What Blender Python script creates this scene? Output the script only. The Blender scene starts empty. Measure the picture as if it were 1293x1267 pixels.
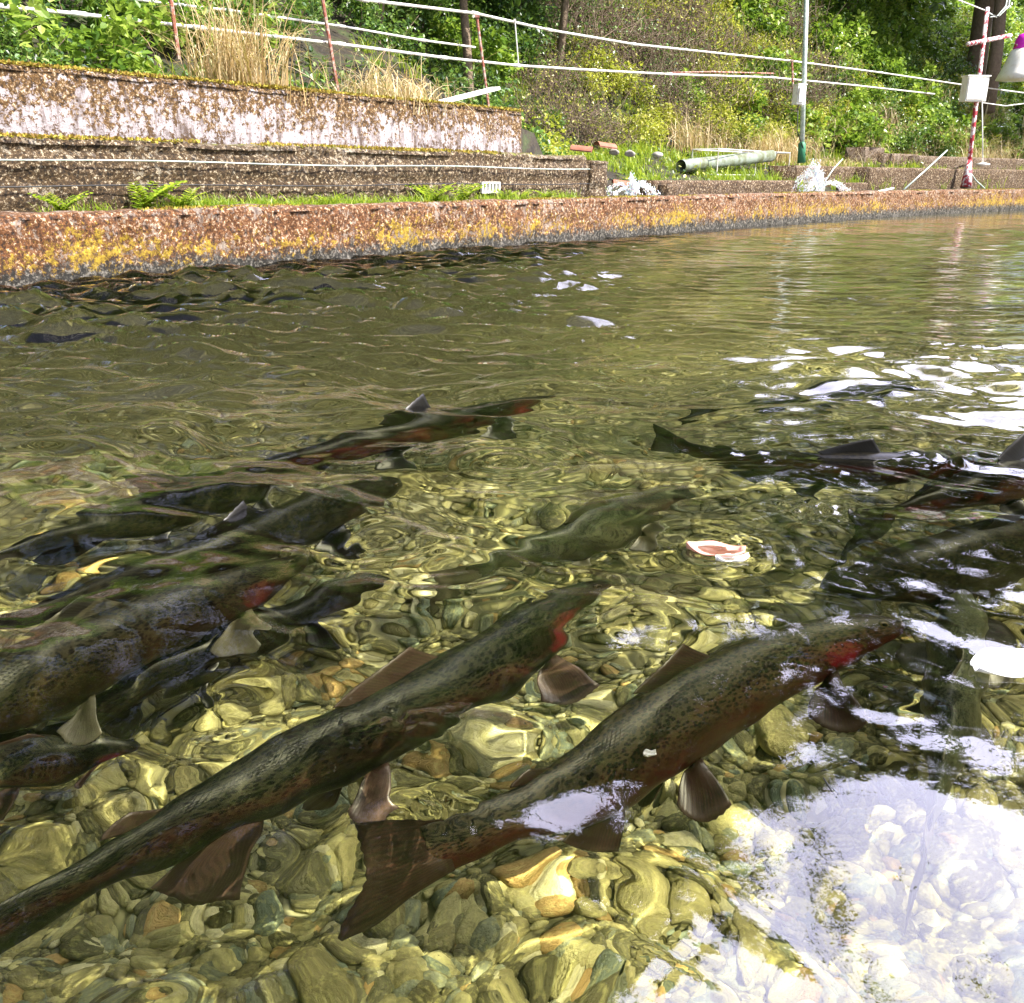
import bpy, bmesh, math, random
import numpy as np
from mathutils import Vector, noise, Matrix, Euler
R = math.radians
random.seed(7)
SC = bpy.context.scene
COL = SC.collection

# ---------------------------------------------------------------- camera
F_PX, CX, CY, HC = 1150.0, 646.5, 633.5, 0.5
PITCH = math.atan((633.5 - 228.0) / F_PX)
cd = bpy.data.cameras.new('camera')
cam = bpy.data.objects.new('camera', cd)
COL.objects.link(cam)
cam.location = (0, 0, HC)
cam.rotation_euler = (R(90) - PITCH, 0, 0)
cd.sensor_width = 36.0
cd.sensor_fit = 'HORIZONTAL'
cd.lens = 36.0 * F_PX / 1293.0
cd.clip_start = 0.02
cd.clip_end = 500
SC.camera = cam

# ---------------------------------------------------------------- light
SUN_AZ, SUN_EL = R(112), R(50)          # azimuth clockwise from +Y
GLARE_AZ, GLARE_EL = R(40), R(48)
def dirv(az, el):
    return Vector((math.sin(az) * math.cos(el), math.cos(az) * math.cos(el), math.sin(el)))
sd = bpy.data.lights.new('sun', 'SUN')
sun = bpy.data.objects.new('sun', sd)
COL.objects.link(sun)
sd.energy = 5.0
sd.angle = R(0.5)
sd.color = (1.0, 0.95, 0.86)
sun.rotation_euler = (-dirv(SUN_AZ, SUN_EL)).to_track_quat('-Z', 'Y').to_euler()
sun.location = (6, 4, 12)
sd.cycles.is_caustics_light = True
SC.view_settings.view_transform = 'Standard'
SC.view_settings.look = 'None'
SC.view_settings.gamma = 1.0
SC.view_settings.exposure = 1.45
SC.cycles.use_denoising = True
SC.cycles.caustics_refractive = True
SC.cycles.caustics_reflective = True
SC.cycles.max_bounces = 10
SC.cycles.transmission_bounces = 8
SC.cycles.transparent_max_bounces = 12
SC.cycles.diffuse_bounces = 3
SC.cycles.glossy_bounces = 4
SC.cycles.sample_clamp_indirect = 6.0
SC.cycles.blur_glossy = 0.3

class NT:
    """small node-tree writer"""
    def __init__(s, tree): s.t = tree; s.n = tree.nodes; s.l = tree.links
    def node(s, typ, **kw):
        n = s.n.new(typ)
        for k, v in kw.items():
            if k == 'inp':
                for i, val in v.items():
                    if isinstance(val, bpy.types.NodeSocket): s.l.new(val, n.inputs[i])
                    else: n.inputs[i].default_value = val
            else: setattr(n, k, v)
        return n
    def math(s, op, a, b=0.0, clamp=False, c=None):
        i = {0: a, 1: b}
        if c is not None: i[2] = c
        return s.node('ShaderNodeMath', operation=op, use_clamp=clamp, inp=i).outputs[0]
    def noise(s, vec, scale, detail=4, rough=0.55, dist=0.0):
        return s.node('ShaderNodeTexNoise', inp={'Vector': vec, 'Scale': scale, 'Detail': detail, 'Roughness': rough, 'Distortion': dist}).outputs[0]
    def voro(s, vec, scale, feature='F1', out='Distance'):
        return s.node('ShaderNodeTexVoronoi', feature=feature, inp={'Vector': vec, 'Scale': scale}).outputs[out]
    def ramp(s, fac, stops, interp='LINEAR'):
        n = s.n.new('ShaderNodeValToRGB'); n.color_ramp.interpolation = interp
        e = n.color_ramp.elements
        while len(e) < len(stops): e.new(0.5)
        for k, (p, c) in enumerate(stops):
            e[k].position = p
            e[k].color = (c, c, c, 1) if not hasattr(c, '__len__') else (c[0], c[1], c[2], 1)
        s.l.new(fac, n.inputs[0]); return n.outputs[0]
    def mix(s, fac, a, b, mode='MIX'):
        n = s.n.new('ShaderNodeMix'); n.data_type = 'RGBA'; n.blend_type = mode
        for i, v in ((0, fac), (6, a), (7, b)):
            if isinstance(v, bpy.types.NodeSocket): s.l.new(v, n.inputs[i])
            elif i == 0: n.inputs[0].default_value = v
            else: n.inputs[i].default_value = (v[0], v[1], v[2], 1)
        return n.outputs[2]
    def sep(s, vec): return s.node('ShaderNodeSeparateXYZ', inp={0: vec}).outputs
    def comb(s, x, y, z): return s.node('ShaderNodeCombineXYZ', inp={0: x, 1: y, 2: z}).outputs[0]
    def coord(s, w='Object'): return s.node('ShaderNodeTexCoord').outputs[w]
    def pos(s): return s.node('ShaderNodeNewGeometry').outputs['Position']
    def bump(s, h, strength=0.5, dist=0.01):
        return s.node('ShaderNodeBump', inp={'Height': h, 'Strength': strength, 'Distance': dist}).outputs[0]

def new_mat(name):
    m = bpy.data.materials.new(name); m.use_nodes = True
    m.node_tree.nodes.clear()
    t = NT(m.node_tree)
    out = t.n.new('ShaderNodeOutputMaterial')
    return m, t, out
def principled(t, out, col, rough=0.7, normal=None, **kw):
    p = t.n.new('ShaderNodeBsdfPrincipled')
    def put(k, v):
        if isinstance(v, bpy.types.NodeSocket): t.l.new(v, p.inputs[k])
        elif hasattr(v, '__len__') and len(v) == 3 and k != 'Normal': p.inputs[k].default_value = (*v, 1)
        else: p.inputs[k].default_value = v
    put('Base Color', col); put('Roughness', rough)
    if normal is not None: put('Normal', normal)
    for k, v in kw.items(): put(k.replace('_', ' '), v)
    t.l.new(p.outputs[0], out.inputs[0])
    return p

# world: Nishita sky with a bright cloud glow added for the water's white reflection
w = bpy.data.worlds.new('World'); SC.world = w; w.use_nodes = True
wt = NT(w.node_tree); w.node_tree.nodes.clear()
wo = wt.n.new('ShaderNodeOutputWorld')
sky = wt.n.new('ShaderNodeTexSky'); sky.sky_type = 'NISHITA'; sky.sun_disc = False
sky.sun_elevation = SUN_EL; sky.sun_rotation = SUN_AZ
sky.air_density = 1.0; sky.dust_density = 2.0
g = wt.coord('Generated')
gd = dirv(GLARE_AZ, GLARE_EL)
dot = wt.node('ShaderNodeVectorMath', operation='DOT_PRODUCT', inp={0: g, 1: tuple(gd)}).outputs['Value']
gl = wt.ramp(dot, [(0.84, 0.0), (0.90, 0.6), (0.97, 1.0)], 'EASE')
gl = wt.math('MULTIPLY', gl, wt.ramp(wt.sep(g)[2], [(0.90, 1.0), (0.96, 0.0)], 'EASE'))
ga = wt.sep(g); saz = wt.math('DIVIDE', ga[0], wt.math('SQRT', wt.math('ADD', wt.math('MULTIPLY', ga[0], ga[0]), wt.math('MULTIPLY', ga[1], ga[1]))))
gl = wt.math('MULTIPLY', gl, wt.ramp(saz, [(0.17, 0.0), (0.22, 1.0)], 'EASE'))     # the added cloud glow is cut off here
cn = wt.noise(g, 2.4, 6, 0.6)
cn2 = wt.ramp(cn, [(0.42, 0.0), (0.62, 1.0)])
cloud = wt.math('ADD', wt.math('MULTIPLY', cn2, 0.75), gl, clamp=True)
bg1 = wt.node('ShaderNodeBackground', inp={0: sky.outputs[0], 1: 0.08})
stren = wt.math('ADD', wt.math('MULTIPLY', gl, wt.math('ADD', wt.math('MULTIPLY', wt.math('MULTIPLY', cn, gl), 5.5), 3.2)), 0.6)
bg2 = wt.node('ShaderNodeBackground', inp={0: (0.76, 0.75, 1.0, 1), 1: stren})
mx = wt.node('ShaderNodeMixShader', inp={0: cloud, 1: bg1.outputs[0], 2: bg2.outputs[0]})
wt.l.new(mx.outputs[0], wo.inputs[0])
w.cycles.sampling_method = 'AUTOMATIC'

# ---------------------------------------------------------------- helpers
def pray(px, py):
    x = (px - CX) / F_PX; y = -(py - CY) / F_PX
    f = Vector((0, math.cos(PITCH), -math.sin(PITCH))); u = Vector((0, math.sin(PITCH), math.cos(PITCH)))
    return (Vector((1, 0, 0)) * x + f + u * y).normalized()
CAMP = Vector((0, 0, HC))
def at_z(px, py, z):
    d = pray(px, py); return CAMP + d * ((z - HC) / d.z)
def at_d(px, py, dist):
    """point on the pixel's ray at a horizontal distance"""
    d = pray(px, py); return CAMP + d * (dist / math.hypot(d.x, d.y))
def under(px, py, z):
    """point below the water seen at a pixel, after refraction at the still surface"""
    p = at_z(px, py, 0.0); d = pray(px, py)
    hx = Vector((d.x, d.y, 0)); s = hx.length / 1.333
    hx.normalize(); c = math.sqrt(1 - s * s)
    return p + (hx * s + Vector((0, 0, -c))) * (-z / c)
def to_px(p):
    v = Vector(p) - CAMP
    f = Vector((0, math.cos(PITCH), -math.sin(PITCH))); u = Vector((0, math.sin(PITCH), math.cos(PITCH)))
    dz = v.dot(f)
    if dz <= 0.01: return (-9999, -9999)
    return (CX + F_PX * v.x / dz, CY - F_PX * v.dot(u) / dz)

def tag(o, label=None, cat=None, group=None, kind=None):
    if label: o['label'] = label
    if cat: o['category'] = cat
    if group: o['group'] = group
    if kind: o['kind'] = kind
    elif cat: o['kind'] = 'thing'
    return o
def empty(name, loc, rz=0.0):
    o = bpy.data.objects.new(name, None); COL.objects.link(o); o.location = loc; o.rotation_euler = (0, 0, rz); return o
def mesh_obj(name, verts, faces, mat=None, parent=None, loc=(0, 0, 0), smooth=True, uvs=None, mats=None, midx=None):
    me = bpy.data.meshes.new(name)
    me.from_pydata([tuple(v) for v in verts], [], faces)
    if uvs is not None:
        ul = me.uv_layers.new(name='UVMap')
        li = np.zeros(len(me.loops), dtype=np.int32); me.loops.foreach_get('vertex_index', li)
        ul.data.foreach_set('uv', np.asarray(uvs, dtype=np.float32)[li].ravel())
    for m in (mats or ([mat] if mat else [])): me.materials.append(m)
    if midx is not None: me.polygons.foreach_set('material_index', np.asarray(midx, dtype=np.int32))
    if smooth: me.polygons.foreach_set('use_smooth', np.ones(len(me.polygons), dtype=bool))
    me.update()
    o = bpy.data.objects.new(name, me); COL.objects.link(o); o.location = loc
    if parent: o.parent = parent
    return o
class MB:
    """collects shapes into ONE mesh; uv carries a random number per piece"""
    def __init__(s): s.v = []; s.f = []; s.uv = []
    def add(s, vs, fs, uv=None):
        b = len(s.v); s.v += [tuple(v) for v in vs]; s.f += [tuple(b + i for i in f) for f in fs]
        u = uv if uv is not None else (random.random(), random.random())
        s.uv += ([u] * len(vs)) if not isinstance(u, list) else u
    def box(s, c, size, rz=0.0, rot=None):
        m = rot or Matrix.Rotation(rz, 3, 'Z')
        vs = [Vector(c) + m @ Vector((sx * size[0] / 2, sy * size[1] / 2, sz * size[2] / 2)) for sx in (-1, 1) for sy in (-1, 1) for sz in (-1, 1)]
        s.add(vs, [(0, 1, 3, 2), (4, 6, 7, 5), (0, 4, 5, 1), (2, 3, 7, 6), (0, 2, 6, 4), (1, 5, 7, 3)])
    def tube(s, pts, r, n=8, caps=True):
        pts = [Vector(p) for p in pts]; rs = r if hasattr(r, '__len__') else [r] * len(pts)
        vs, fs = [], []; up = Vector((0, 0, 1))
        prev = None
        for i, p in enumerate(pts):
            d = (pts[min(i + 1, len(pts) - 1)] - pts[max(i - 1, 0)]).normalized()
            a = d.cross(up if abs(d.z) < 0.95 else Vector((1, 0, 0))).normalized() if prev is None else (prev - d * prev.dot(d)).normalized()
            prev = a; b = d.cross(a)
            for k in range(n):
                t = 2 * math.pi * k / n; vs.append(p + (a * math.cos(t) + b * math.sin(t)) * rs[i])
        for i in range(len(pts) - 1):
            for k in range(n):
                fs.append((i * n + k, i * n + (k + 1) % n, (i + 1) * n + (k + 1) % n, (i + 1) * n + k))
        if caps: fs += [tuple(range(n))[::-1], tuple((len(pts) - 1) * n + k for k in range(n))]
        s.add(vs, fs)
    def build(s, name, mat, parent=None, loc=(0, 0, 0), smooth=False, **kw):
        l = Vector(loc)
        return mesh_obj(name, [Vector(v) - l for v in s.v] if parent is None else s.v, s.f, mat, parent, loc if parent is None else (0, 0, 0), smooth, uvs=s.uv, **kw)
def rel(pts, o): return [Vector(p) - o for p in pts]

# ---------------------------------------------------------------- water surface
def wave_height(X, Y):
    rng = np.random.RandomState(11)
    D = np.sqrt(X * X + Y * Y)
    # calm pocket near the viewer, rougher farther out
    amp = 1.05 + 1.5 * np.clip((D - 1.6) / 1.0, 0, 1) ** 1.2 - 0.7*np.clip((D - 3.5) / 5, 0, 1)
    amp = amp * (1 - .70 * np.exp(-((X - .42) ** 2 + (Y - .52) ** 2) / .24 ** 2))
    mod = 0.75 + 0.35 * np.sin(X * 2.1 + 1.3 * np.sin(Y * 1.7)) * np.sin(Y * 2.6 + X * .8 + 0.7)
    # domain warp
    wx = X + 0.05 * np.sin(Y * 4.1 + 1) + 0.03 * np.sin(Y * 9.7 + X * 5)
    wy = Y + 0.05 * np.sin(X * 3.7 + 2) + 0.03 * np.sin(X * 8.3 - Y * 4)
    Z = np.zeros_like(X)
    far = np.clip((D - 1.6) / 1.8, 0, 1)
    for i in range(84):
        isfar = i >= 44
        lo, hi = (.045, .24) if isfar else (.085, .60)
        lam = lo * (hi / lo) ** rng.rand()
        th = rng.normal(R(86), 0.24) if isfar else (rng.normal(R(80), 0.5) if i % 4 else rng.uniform(0, math.pi * 2))
        slope = (0.095 if isfar else 0.024) * (lam / 0.15) ** 0.15
        a = slope * lam / (2 * math.pi) * (0.6 + 0.8 * rng.rand())
        ph = rng.rand() * 6.28
        k = 2 * math.pi / lam
        res = np.clip((lam / .055 - 1.2) * 3.0 + (6.5 - D), 0, 1)      # drop what the sheet is too coarse to carry
        wgt = far * res if isfar else 1.0 - .70 * far
        s_ = np.sin(k * (wx * math.cos(th) + wy * math.sin(th)) + ph)
        Z += a * wgt * (s_ + 0.38 * s_ * s_)
    lee = 1.0 - 0.84 * np.clip((X / np.maximum(Y, .3) + 0.10) / 0.32, 0, 1) * far      # calmer towards the right bank
    Z *= amp * mod * lee
    for i in range(16):                       # fine shivers that focus the sun on the bed
        lam = rng.uniform(.045, .085); th = rng.uniform(0, math.pi); k = 2 * math.pi / lam
        Z += .0115 * lam / (2 * math.pi) * np.sin(k * (wx * math.cos(th) + wy * math.sin(th)) + rng.rand() * 6.28) * np.clip(1.5 - D * .35, 0, 1) * (0.45 + .55 * mod) * (1 - .8 * np.exp(-((X - .42) ** 2 + (Y - .52) ** 2) / .26 ** 2))
    # rings where fish stir the surface: x, y, radius of influence, wavelength, slope
    for (px, py, rad, lam, sl) in RINGS:
        c = at_z(px, py, 0)
        dx, dy = X - c.x, Y - c.y
        r = np.sqrt(dx * dx + dy * dy) + 1e-6
        env = np.exp(-(r / rad) ** 2) * (1 - np.exp(-(r / (lam * .5)) ** 2))
        Z += sl * lam / (2 * math.pi) * np.cos(2 * math.pi * r / lam + 0.6 * np.sin(3 * np.arctan2(dy, dx))) * env
    for (px, py, rad, h_, st) in HUMPS:      # sharp little crests: spray and fin wakes
        c = at_z(px, py, 0); rng2 = np.random.RandomState(int(px + py))
        dx, dy = X - c.x, Y - c.y
        q = np.zeros_like(X)
        for j in range(6):
            t = rng2.uniform(0, 6.28); l2 = rad * rng2.uniform(.5, 1.2)
            q += np.sin(2 * math.pi * (dx * math.cos(t) + dy * math.sin(t)) / l2 + rng2.uniform(0, 6.28))
        Z += h_ * q / 7 * np.exp(-((dx * dx + dy * dy) / rad ** 2))
    return Z
RINGS = [(640, 590, .16, .045, .16), (560, 720, .12, .05, .12), (820, 800, .08, .04, .08), (300, 1150, .10, .05, .10),
         (700, 500, .30, .10, .09), (280, 920, .09, .045, .12), (1120, 890, .08, .04, .05), (900, 700, .12, .035, .10),
         (480, 690, .10, .04, .14), (1080, 500, .3, .09, .07), (60, 980, .08, .05, .1), (310, 1090, .09, .07, .10)]
HUMPS = [(515, 925, .034, .007, 0), (560, 1055, .030, .0045, 0), (1135, 785, .018, .0012, 0),
         (1035, 645, .05, .012, 0), (935, 580, .06, .012, 0), (1200, 580, .06, .010, 0), (690, 770, .03, .004, 0), (920, 705, .03, .004, 0),
         (850, 1225, .03, .004, 0), (1230, 460, .08, .008, 0), (1050, 600, .05, .005, 0)]

def graded(a0, a1, fine0, fine1, s0, s1):
    """coordinates from a0 to a1, step s0 inside [fine0, fine1], growing outward to s1"""
    out = list(np.arange(fine0, fine1, s0)); st = s0; x = fine1
    while x < a1: out.append(x); st = min(s1, st * 1.03); x += st
    out.append(a1); st = s0; x = fine0 - s0; lo = []
    while x > a0: lo.append(x); st = min(s1, st * 1.03); x -= st
    lo.append(a0); return np.array(lo[::-1] + out)
def grid_mesh(name, X, Y, Z, mat):
    ny, nx = X.shape
    me = bpy.data.meshes.new(name)
    co = np.stack([X, Y, Z], -1).reshape(-1, 3).astype(np.float32)
    idx = np.arange(nx * ny).reshape(ny, nx)
    q = np.stack([idx[:-1, :-1], idx[:-1, 1:], idx[1:, 1:], idx[1:, :-1]], -1).reshape(-1, 4)
    me.vertices.add(len(co)); me.vertices.foreach_set('co', co.ravel())
    me.loops.add(q.size); me.loops.foreach_set('vertex_index', q.ravel().astype(np.int32))
    me.polygons.add(len(q)); me.polygons.foreach_set('loop_start', (np.arange(len(q)) * 4).astype(np.int32))
    me.polygons.foreach_set('use_smooth', np.ones(len(q), dtype=bool))
    me.update(calc_edges=True); me.materials.append(mat)
    o = bpy.data.objects.new(name, me); COL.objects.link(o); return o

m_water, t, out = new_mat('clear_water')
fres = t.node('ShaderNodeFresnel', inp={'IOR': 1.40})
bn = t.bump(t.noise(t.pos(), 34, 3, 0.6), 0.10, 0.004)
t.l.new(bn, fres.inputs['Normal'])
refr = t.node('ShaderNodeBsdfRefraction', inp={'Color': (0.97, 0.97, 0.82, 1), 'Roughness': 0.0, 'IOR': 1.333})
glo = t.node('ShaderNodeBsdfGlossy', inp={'Color': (1, 1, 1, 1), 'Roughness': 0.02})
t.l.new(bn, glo.inputs['Normal'])
ms = t.node('ShaderNodeMixShader', inp={0: fres.outputs[0], 1: refr.outputs[0], 2: glo.outputs[0]})
t.l.new(ms.outputs[0], out.inputs[0])

xs = graded(-9, 18, -1.0, 1.2, 0.0048, 0.030)
ys = graded(-0.55, 21, 0.42, 1.9, 0.0048, 0.022)
WX, WY = np.meshgrid(xs, ys)
WZ = wave_height(WX, WY)
water = grid_mesh('water', WX, WY, WZ, m_water)
tag(water, 'clear rippled green water filling the fish pond', kind='structure')
water.cycles.is_caustics_caster = True
def receiver(o): o.cycles.is_caustics_receiver = True; return o

# ---------------------------------------------------------------- pond bed
BED = -0.42
m_bed, t, out = new_mat('pond_gravel')
p = t.pos()
vc = t.voro(p, 38, out='Color'); vd = t.voro(p, 38)
c1 = t.ramp(t.sep(vc)[0], [(0.0, (.12, .105, .04)), (.35, (.22, .20, .08)), (.6, (.34, .31, .13)), (.85, (.48, .44, .20)), (1, (.65, .62, .36))])
c2 = t.mix(t.ramp(t.noise(p, 3.5, 5), [(.35, 0.0), (.65, 1.0)]), c1, t.mix(0.6, c1, (.10, .11, .03)))
c3 = t.mix(t.ramp(vd, [(.35, 0.0), (.6, .7)]), c2, (.035, .035, .015))
c3 = t.mix(t.ramp(t.math('DIVIDE', t.math('SUBTRACT', t.sep(p)[1], t.math('MULTIPLY', t.sep(p)[0], .9)), 8.0), [(.22, 0.0), (.42, .75)]), c3, (.085, .075, .020))   # bed colour darkened farther out and leftward so reflections stand out
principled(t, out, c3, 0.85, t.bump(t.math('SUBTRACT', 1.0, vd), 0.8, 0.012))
bx_ = graded(-9, 18, -1.8, 2.2, 0.025, 0.2); by_ = graded(-0.55, 21, 0.2, 3.4, 0.025, 0.2)
BX, BY = np.meshgrid(bx_, by_)
def deep(Y): return -0.40 * np.clip((Y - 1.9) / 2.6, 0, 1)
BZ = deep(BY) + BED + 0.02 * np.sin(BX * 3.1 + 1.7 * np.sin(BY * 2.3)) * np.sin(BY * 2.7 + .5) + 0.008 * np.sin(BX * 13 + 2 * np.sin(BY * 9)) * np.sin(BY * 15)
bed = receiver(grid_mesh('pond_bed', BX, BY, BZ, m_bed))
tag(bed, 'gravel bed of the pond under clear water', kind='structure')
def bed_z(x, y):
    return float(deep(y)) + BED + 0.02 * math.sin(x * 3.1 + 1.7 * math.sin(y * 2.3)) * math.sin(y * 2.7 + .5) + 0.008 * math.sin(x * 13 + 2 * math.sin(y * 9)) * math.sin(y * 15)

m_stone, t, out = new_mat('river_stone')
oi = t.node('ShaderNodeObjectInfo').outputs['Random']
uv = t.node('ShaderNodeUVMap').outputs[0]
rnd = t.math('FRACT', t.math('ADD', t.sep(uv)[0], oi))
p = t.pos()
c = t.ramp(rnd, [(0, (.10, .09, .035)), (.2, (.26, .23, .09)), (.35, (.16, .15, .07)), (.5, (.38, .34, .14)), (.62, (.50, .46, .20)), (.72, (.24, .26, .16)), (.82, (.64, .60, .34)), (.89, (.46, .30, .10)), (.93, (.17, .21, .14)), (1, (.75, .72, .52))], 'CONSTANT')
n1 = t.noise(p, 45, 7, 0.75)
c = t.mix(t.ramp(n1, [(.35, 0.0), (.7, .75)]), c, (.055, .055, .012))
c = t.mix(t.ramp(t.noise(p, 170, 3), [(.5, 0.0), (.75, .6)]), c, (.50, .47, .16))
principled(t, out, c, 0.7, t.bump(t.noise(p, 90, 6, .7), 1.0, 0.006))
def stone_geo(seed, sub=2):
    bm = bmesh.new(); bmesh.ops.create_icosphere(bm, subdivisions=sub, radius=1.0)
    rr = random.Random(seed); off = Vector((rr.random() * 50, rr.random() * 50, rr.random() * 50))
    sc_ = Vector((1, rr.uniform(.6, .95), rr.uniform(.4, .7)))
    planes = [(Vector((rr.gauss(0, 1), rr.gauss(0, 1), rr.gauss(0, 1))).normalized(), rr.uniform(.6, .95)) for _ in range(5)]
    for v in bm.verts:
        d = v.co.copy()
        v.co *= 1 + 0.22 * noise.noise(d * 1.3 + off)
        for (n_, k) in planes:
            e = v.co.dot(n_) - k
            if e > 0: v.co -= n_ * e * .8
        v.co = Vector((v.co.x * sc_.x, v.co.y * sc_.y, v.co.z * sc_.z))
    vs = [v.co.copy() for v in bm.verts]; fs = [tuple(v.index for v in f.verts) for f in bm.faces]; bm.free()
    return vs, fs
STONES = [stone_geo(100 + i, 3) for i in range(10)]
SMALL = [stone_geo(200 + i, 2) for i in range(8)]
# 300 stones one can count, each its own object; thousands of smaller pebbles as one mass
rs = random.Random(5); placed = []
tries = 0
while len(placed) < 296 and tries < 20000:
    tries += 1
    px, py = rs.uniform(-60, 1350), 1340 - 860 * rs.random() ** 1.5
    P = under(px, py, BED); r = rs.choice([.013, .016, .019, .022, .026, .032, .040])
    if any((P.x - q[0]) ** 2 + (P.y - q[1]) ** 2 < (.75 * (r + q[2])) ** 2 for q in placed): continue
    placed.append((P.x, P.y, r))
    vs, fs = STONES[rs.randrange(10)]; sx_, sy_, sz_ = r, r * rs.uniform(.8, 1), r * rs.uniform(.7, 1.1)
    o = mesh_obj('pond_stone', [(v.x * sx_, v.y * sy_, v.z * sz_) for v in vs], fs, m_stone, uvs=[(0.0, 0.0)] * len(vs))
    o.location = (P.x, P.y, bed_z(P.x, P.y) + r * .28)
    o.rotation_euler = (rs.uniform(-.3, .3), rs.uniform(-.3, .3), rs.uniform(0, 6.28))
    tag(o, 'rounded algae stained stone lying on the pond bed under the water', 'stone', 'larger stones on the pond bed'); receiver(o)
mb = MB()
for i in range(8500):
    px, py = rs.uniform(-120, 1420), 1380 - 960 * rs.random() ** 1.15
    P = under(px, py, BED); r = rs.uniform(.006, .02) * (1.3 if rs.random() < .2 else 1)
    vs, fs = SMALL[rs.randrange(8)]
    m = Euler((rs.uniform(-.5, .5), rs.uniform(-.5, .5), rs.uniform(0, 6.28))).to_matrix() * r
    c = Vector((P.x, P.y, bed_z(P.x, P.y) + r * .3))
    mb.add([c + m @ v for v in vs], fs, (rs.random(), rs.random()))
receiver(tag(mb.build('pebbles', m_stone, smooth=True), 'small loose pebbles covering the pond bed', kind='stuff'))

# ---------------------------------------------------------------- the far bank: a gently bending line of walls
base_px = [(-900, 452), (-350, 403), (0, 370), (200, 352), (400, 336), (600, 318), (800, 299), (937, 287), (1143, 272), (1293, 265), (1500, 256)]
EXTEND = 12.0
BASE = [at_z(x, y, 0.0) for x, y in base_px]
def resample(P, step):
    L = [0]
    for a, b in zip(P, P[1:]): L.append(L[-1] + (b - a).length)
    n = max(2, int(L[-1] / step)); out = []
    for i in range(n + 1):
        d = L[-1] * i / n
        k = max(j for j in range(len(L)) if L[j] <= d + 1e-9); k = min(k, len(P) - 2)
        out.append(P[k].lerp(P[k + 1], (d - L[k]) / (L[k + 1] - L[k])))
    return out
BASE.append(BASE[-1] + (BASE[-1] - BASE[-2]).normalized() * EXTEND)
BASE = resample(BASE, 0.5)
for _ in range(8):
    BASE = [BASE[0]] + [(BASE[i - 1] + BASE[i] * 2 + BASE[i + 1]) / 4 for i in range(1, len(BASE) - 1)] + [BASE[-1]]
def offset(P, d):
    out = []
    for i, p in enumerate(P):
        t_ = (P[min(i + 1, len(P) - 1)] - P[max(i - 1, 0)]).normalized()
        out.append(p + Vector((-t_.y, t_.x, 0)) * d)
    return out
def path_cut(P, px0, px1):
    """the stretch of a path whose points show between two picture columns"""
    Q = resample(P, 0.05)
    return [q for q in Q if px0 <= to_px(q)[0] <= px1 or (px0 < -400 and q.x < 0 and to_px(q)[0] < px1)]
def wall_mesh(name, path, z0, z1, thick, mat, rough=0.012, step=0.035, courses=None, seed=0, parent=None, cap_round=0.02, jitter_top=0.0, joints=0.0):
    """a solid wall following a path: rough front, worn top edge, back"""
    P = resample(path, step); n = len(P)
    B = offset(P, thick)
    H = z1 - z0; nz = max(3, int(H / step)); nt = max(2, int(thick / 0.05))
    prof = [(0.0, z0 + H * i / nz) for i in range(nz)] + [(0.0, z1 - cap_round), (cap_round * .35 / thick, z1 - cap_round * .3), (cap_round / thick, z1)]
    prof += [(i / nt, z1) for i in range(1, nt)] + [(1.0, z1), (1.0, z0)]
    vs, uvs, fs = [], [], []
    off = Vector((seed * 7.3, seed * 3.1, 0)); m = len(prof)
    for i in range(n):
        nrm = (P[i] - B[i]).normalized()
        for j, (a, z) in enumerate(prof):
            q = P[i].lerp(B[i], a); q.z = z
            e = rough * (noise.noise(q * 9 + off) + .6 * noise.noise(q * 23 + off))
            edge = math.exp(-((z1 - z) / .05) ** 2)
            e -= edge * rough * 1.2 * max(0, noise.noise(q * 6 + off + Vector((5, 5, 5))))
            if courses:
                k = ((z - z0) / courses) % 1.0
                if min(k, 1 - k) * courses < .013 and z < z1 - .03: e -= .022
            if joints and (i * step) % joints < .03: e -= .03
            if a < 1: q += nrm * e
            if z >= z1 - cap_round: q.z += rough * .6 * noise.noise(q * 12 + off) + jitter_top * noise.noise(q * 2.2 + off)
            vs.append(q); uvs.append((i * step, z))
    for i in range(n - 1):
        for j in range(m - 1):
            a = i * m + j; fs.append((a, a + m, a + m + 1, a + 1))
    fs.append(tuple(range(m))); fs.append(tuple((n - 1) * m + j for j in range(m))[::-1])
    c = P[n // 2].copy(); c.z = z0
    return mesh_obj(name, [v - c for v in vs] if parent is None else vs, fs, mat, parent, c if parent is None else (0, 0, 0), True, uvs)

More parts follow.
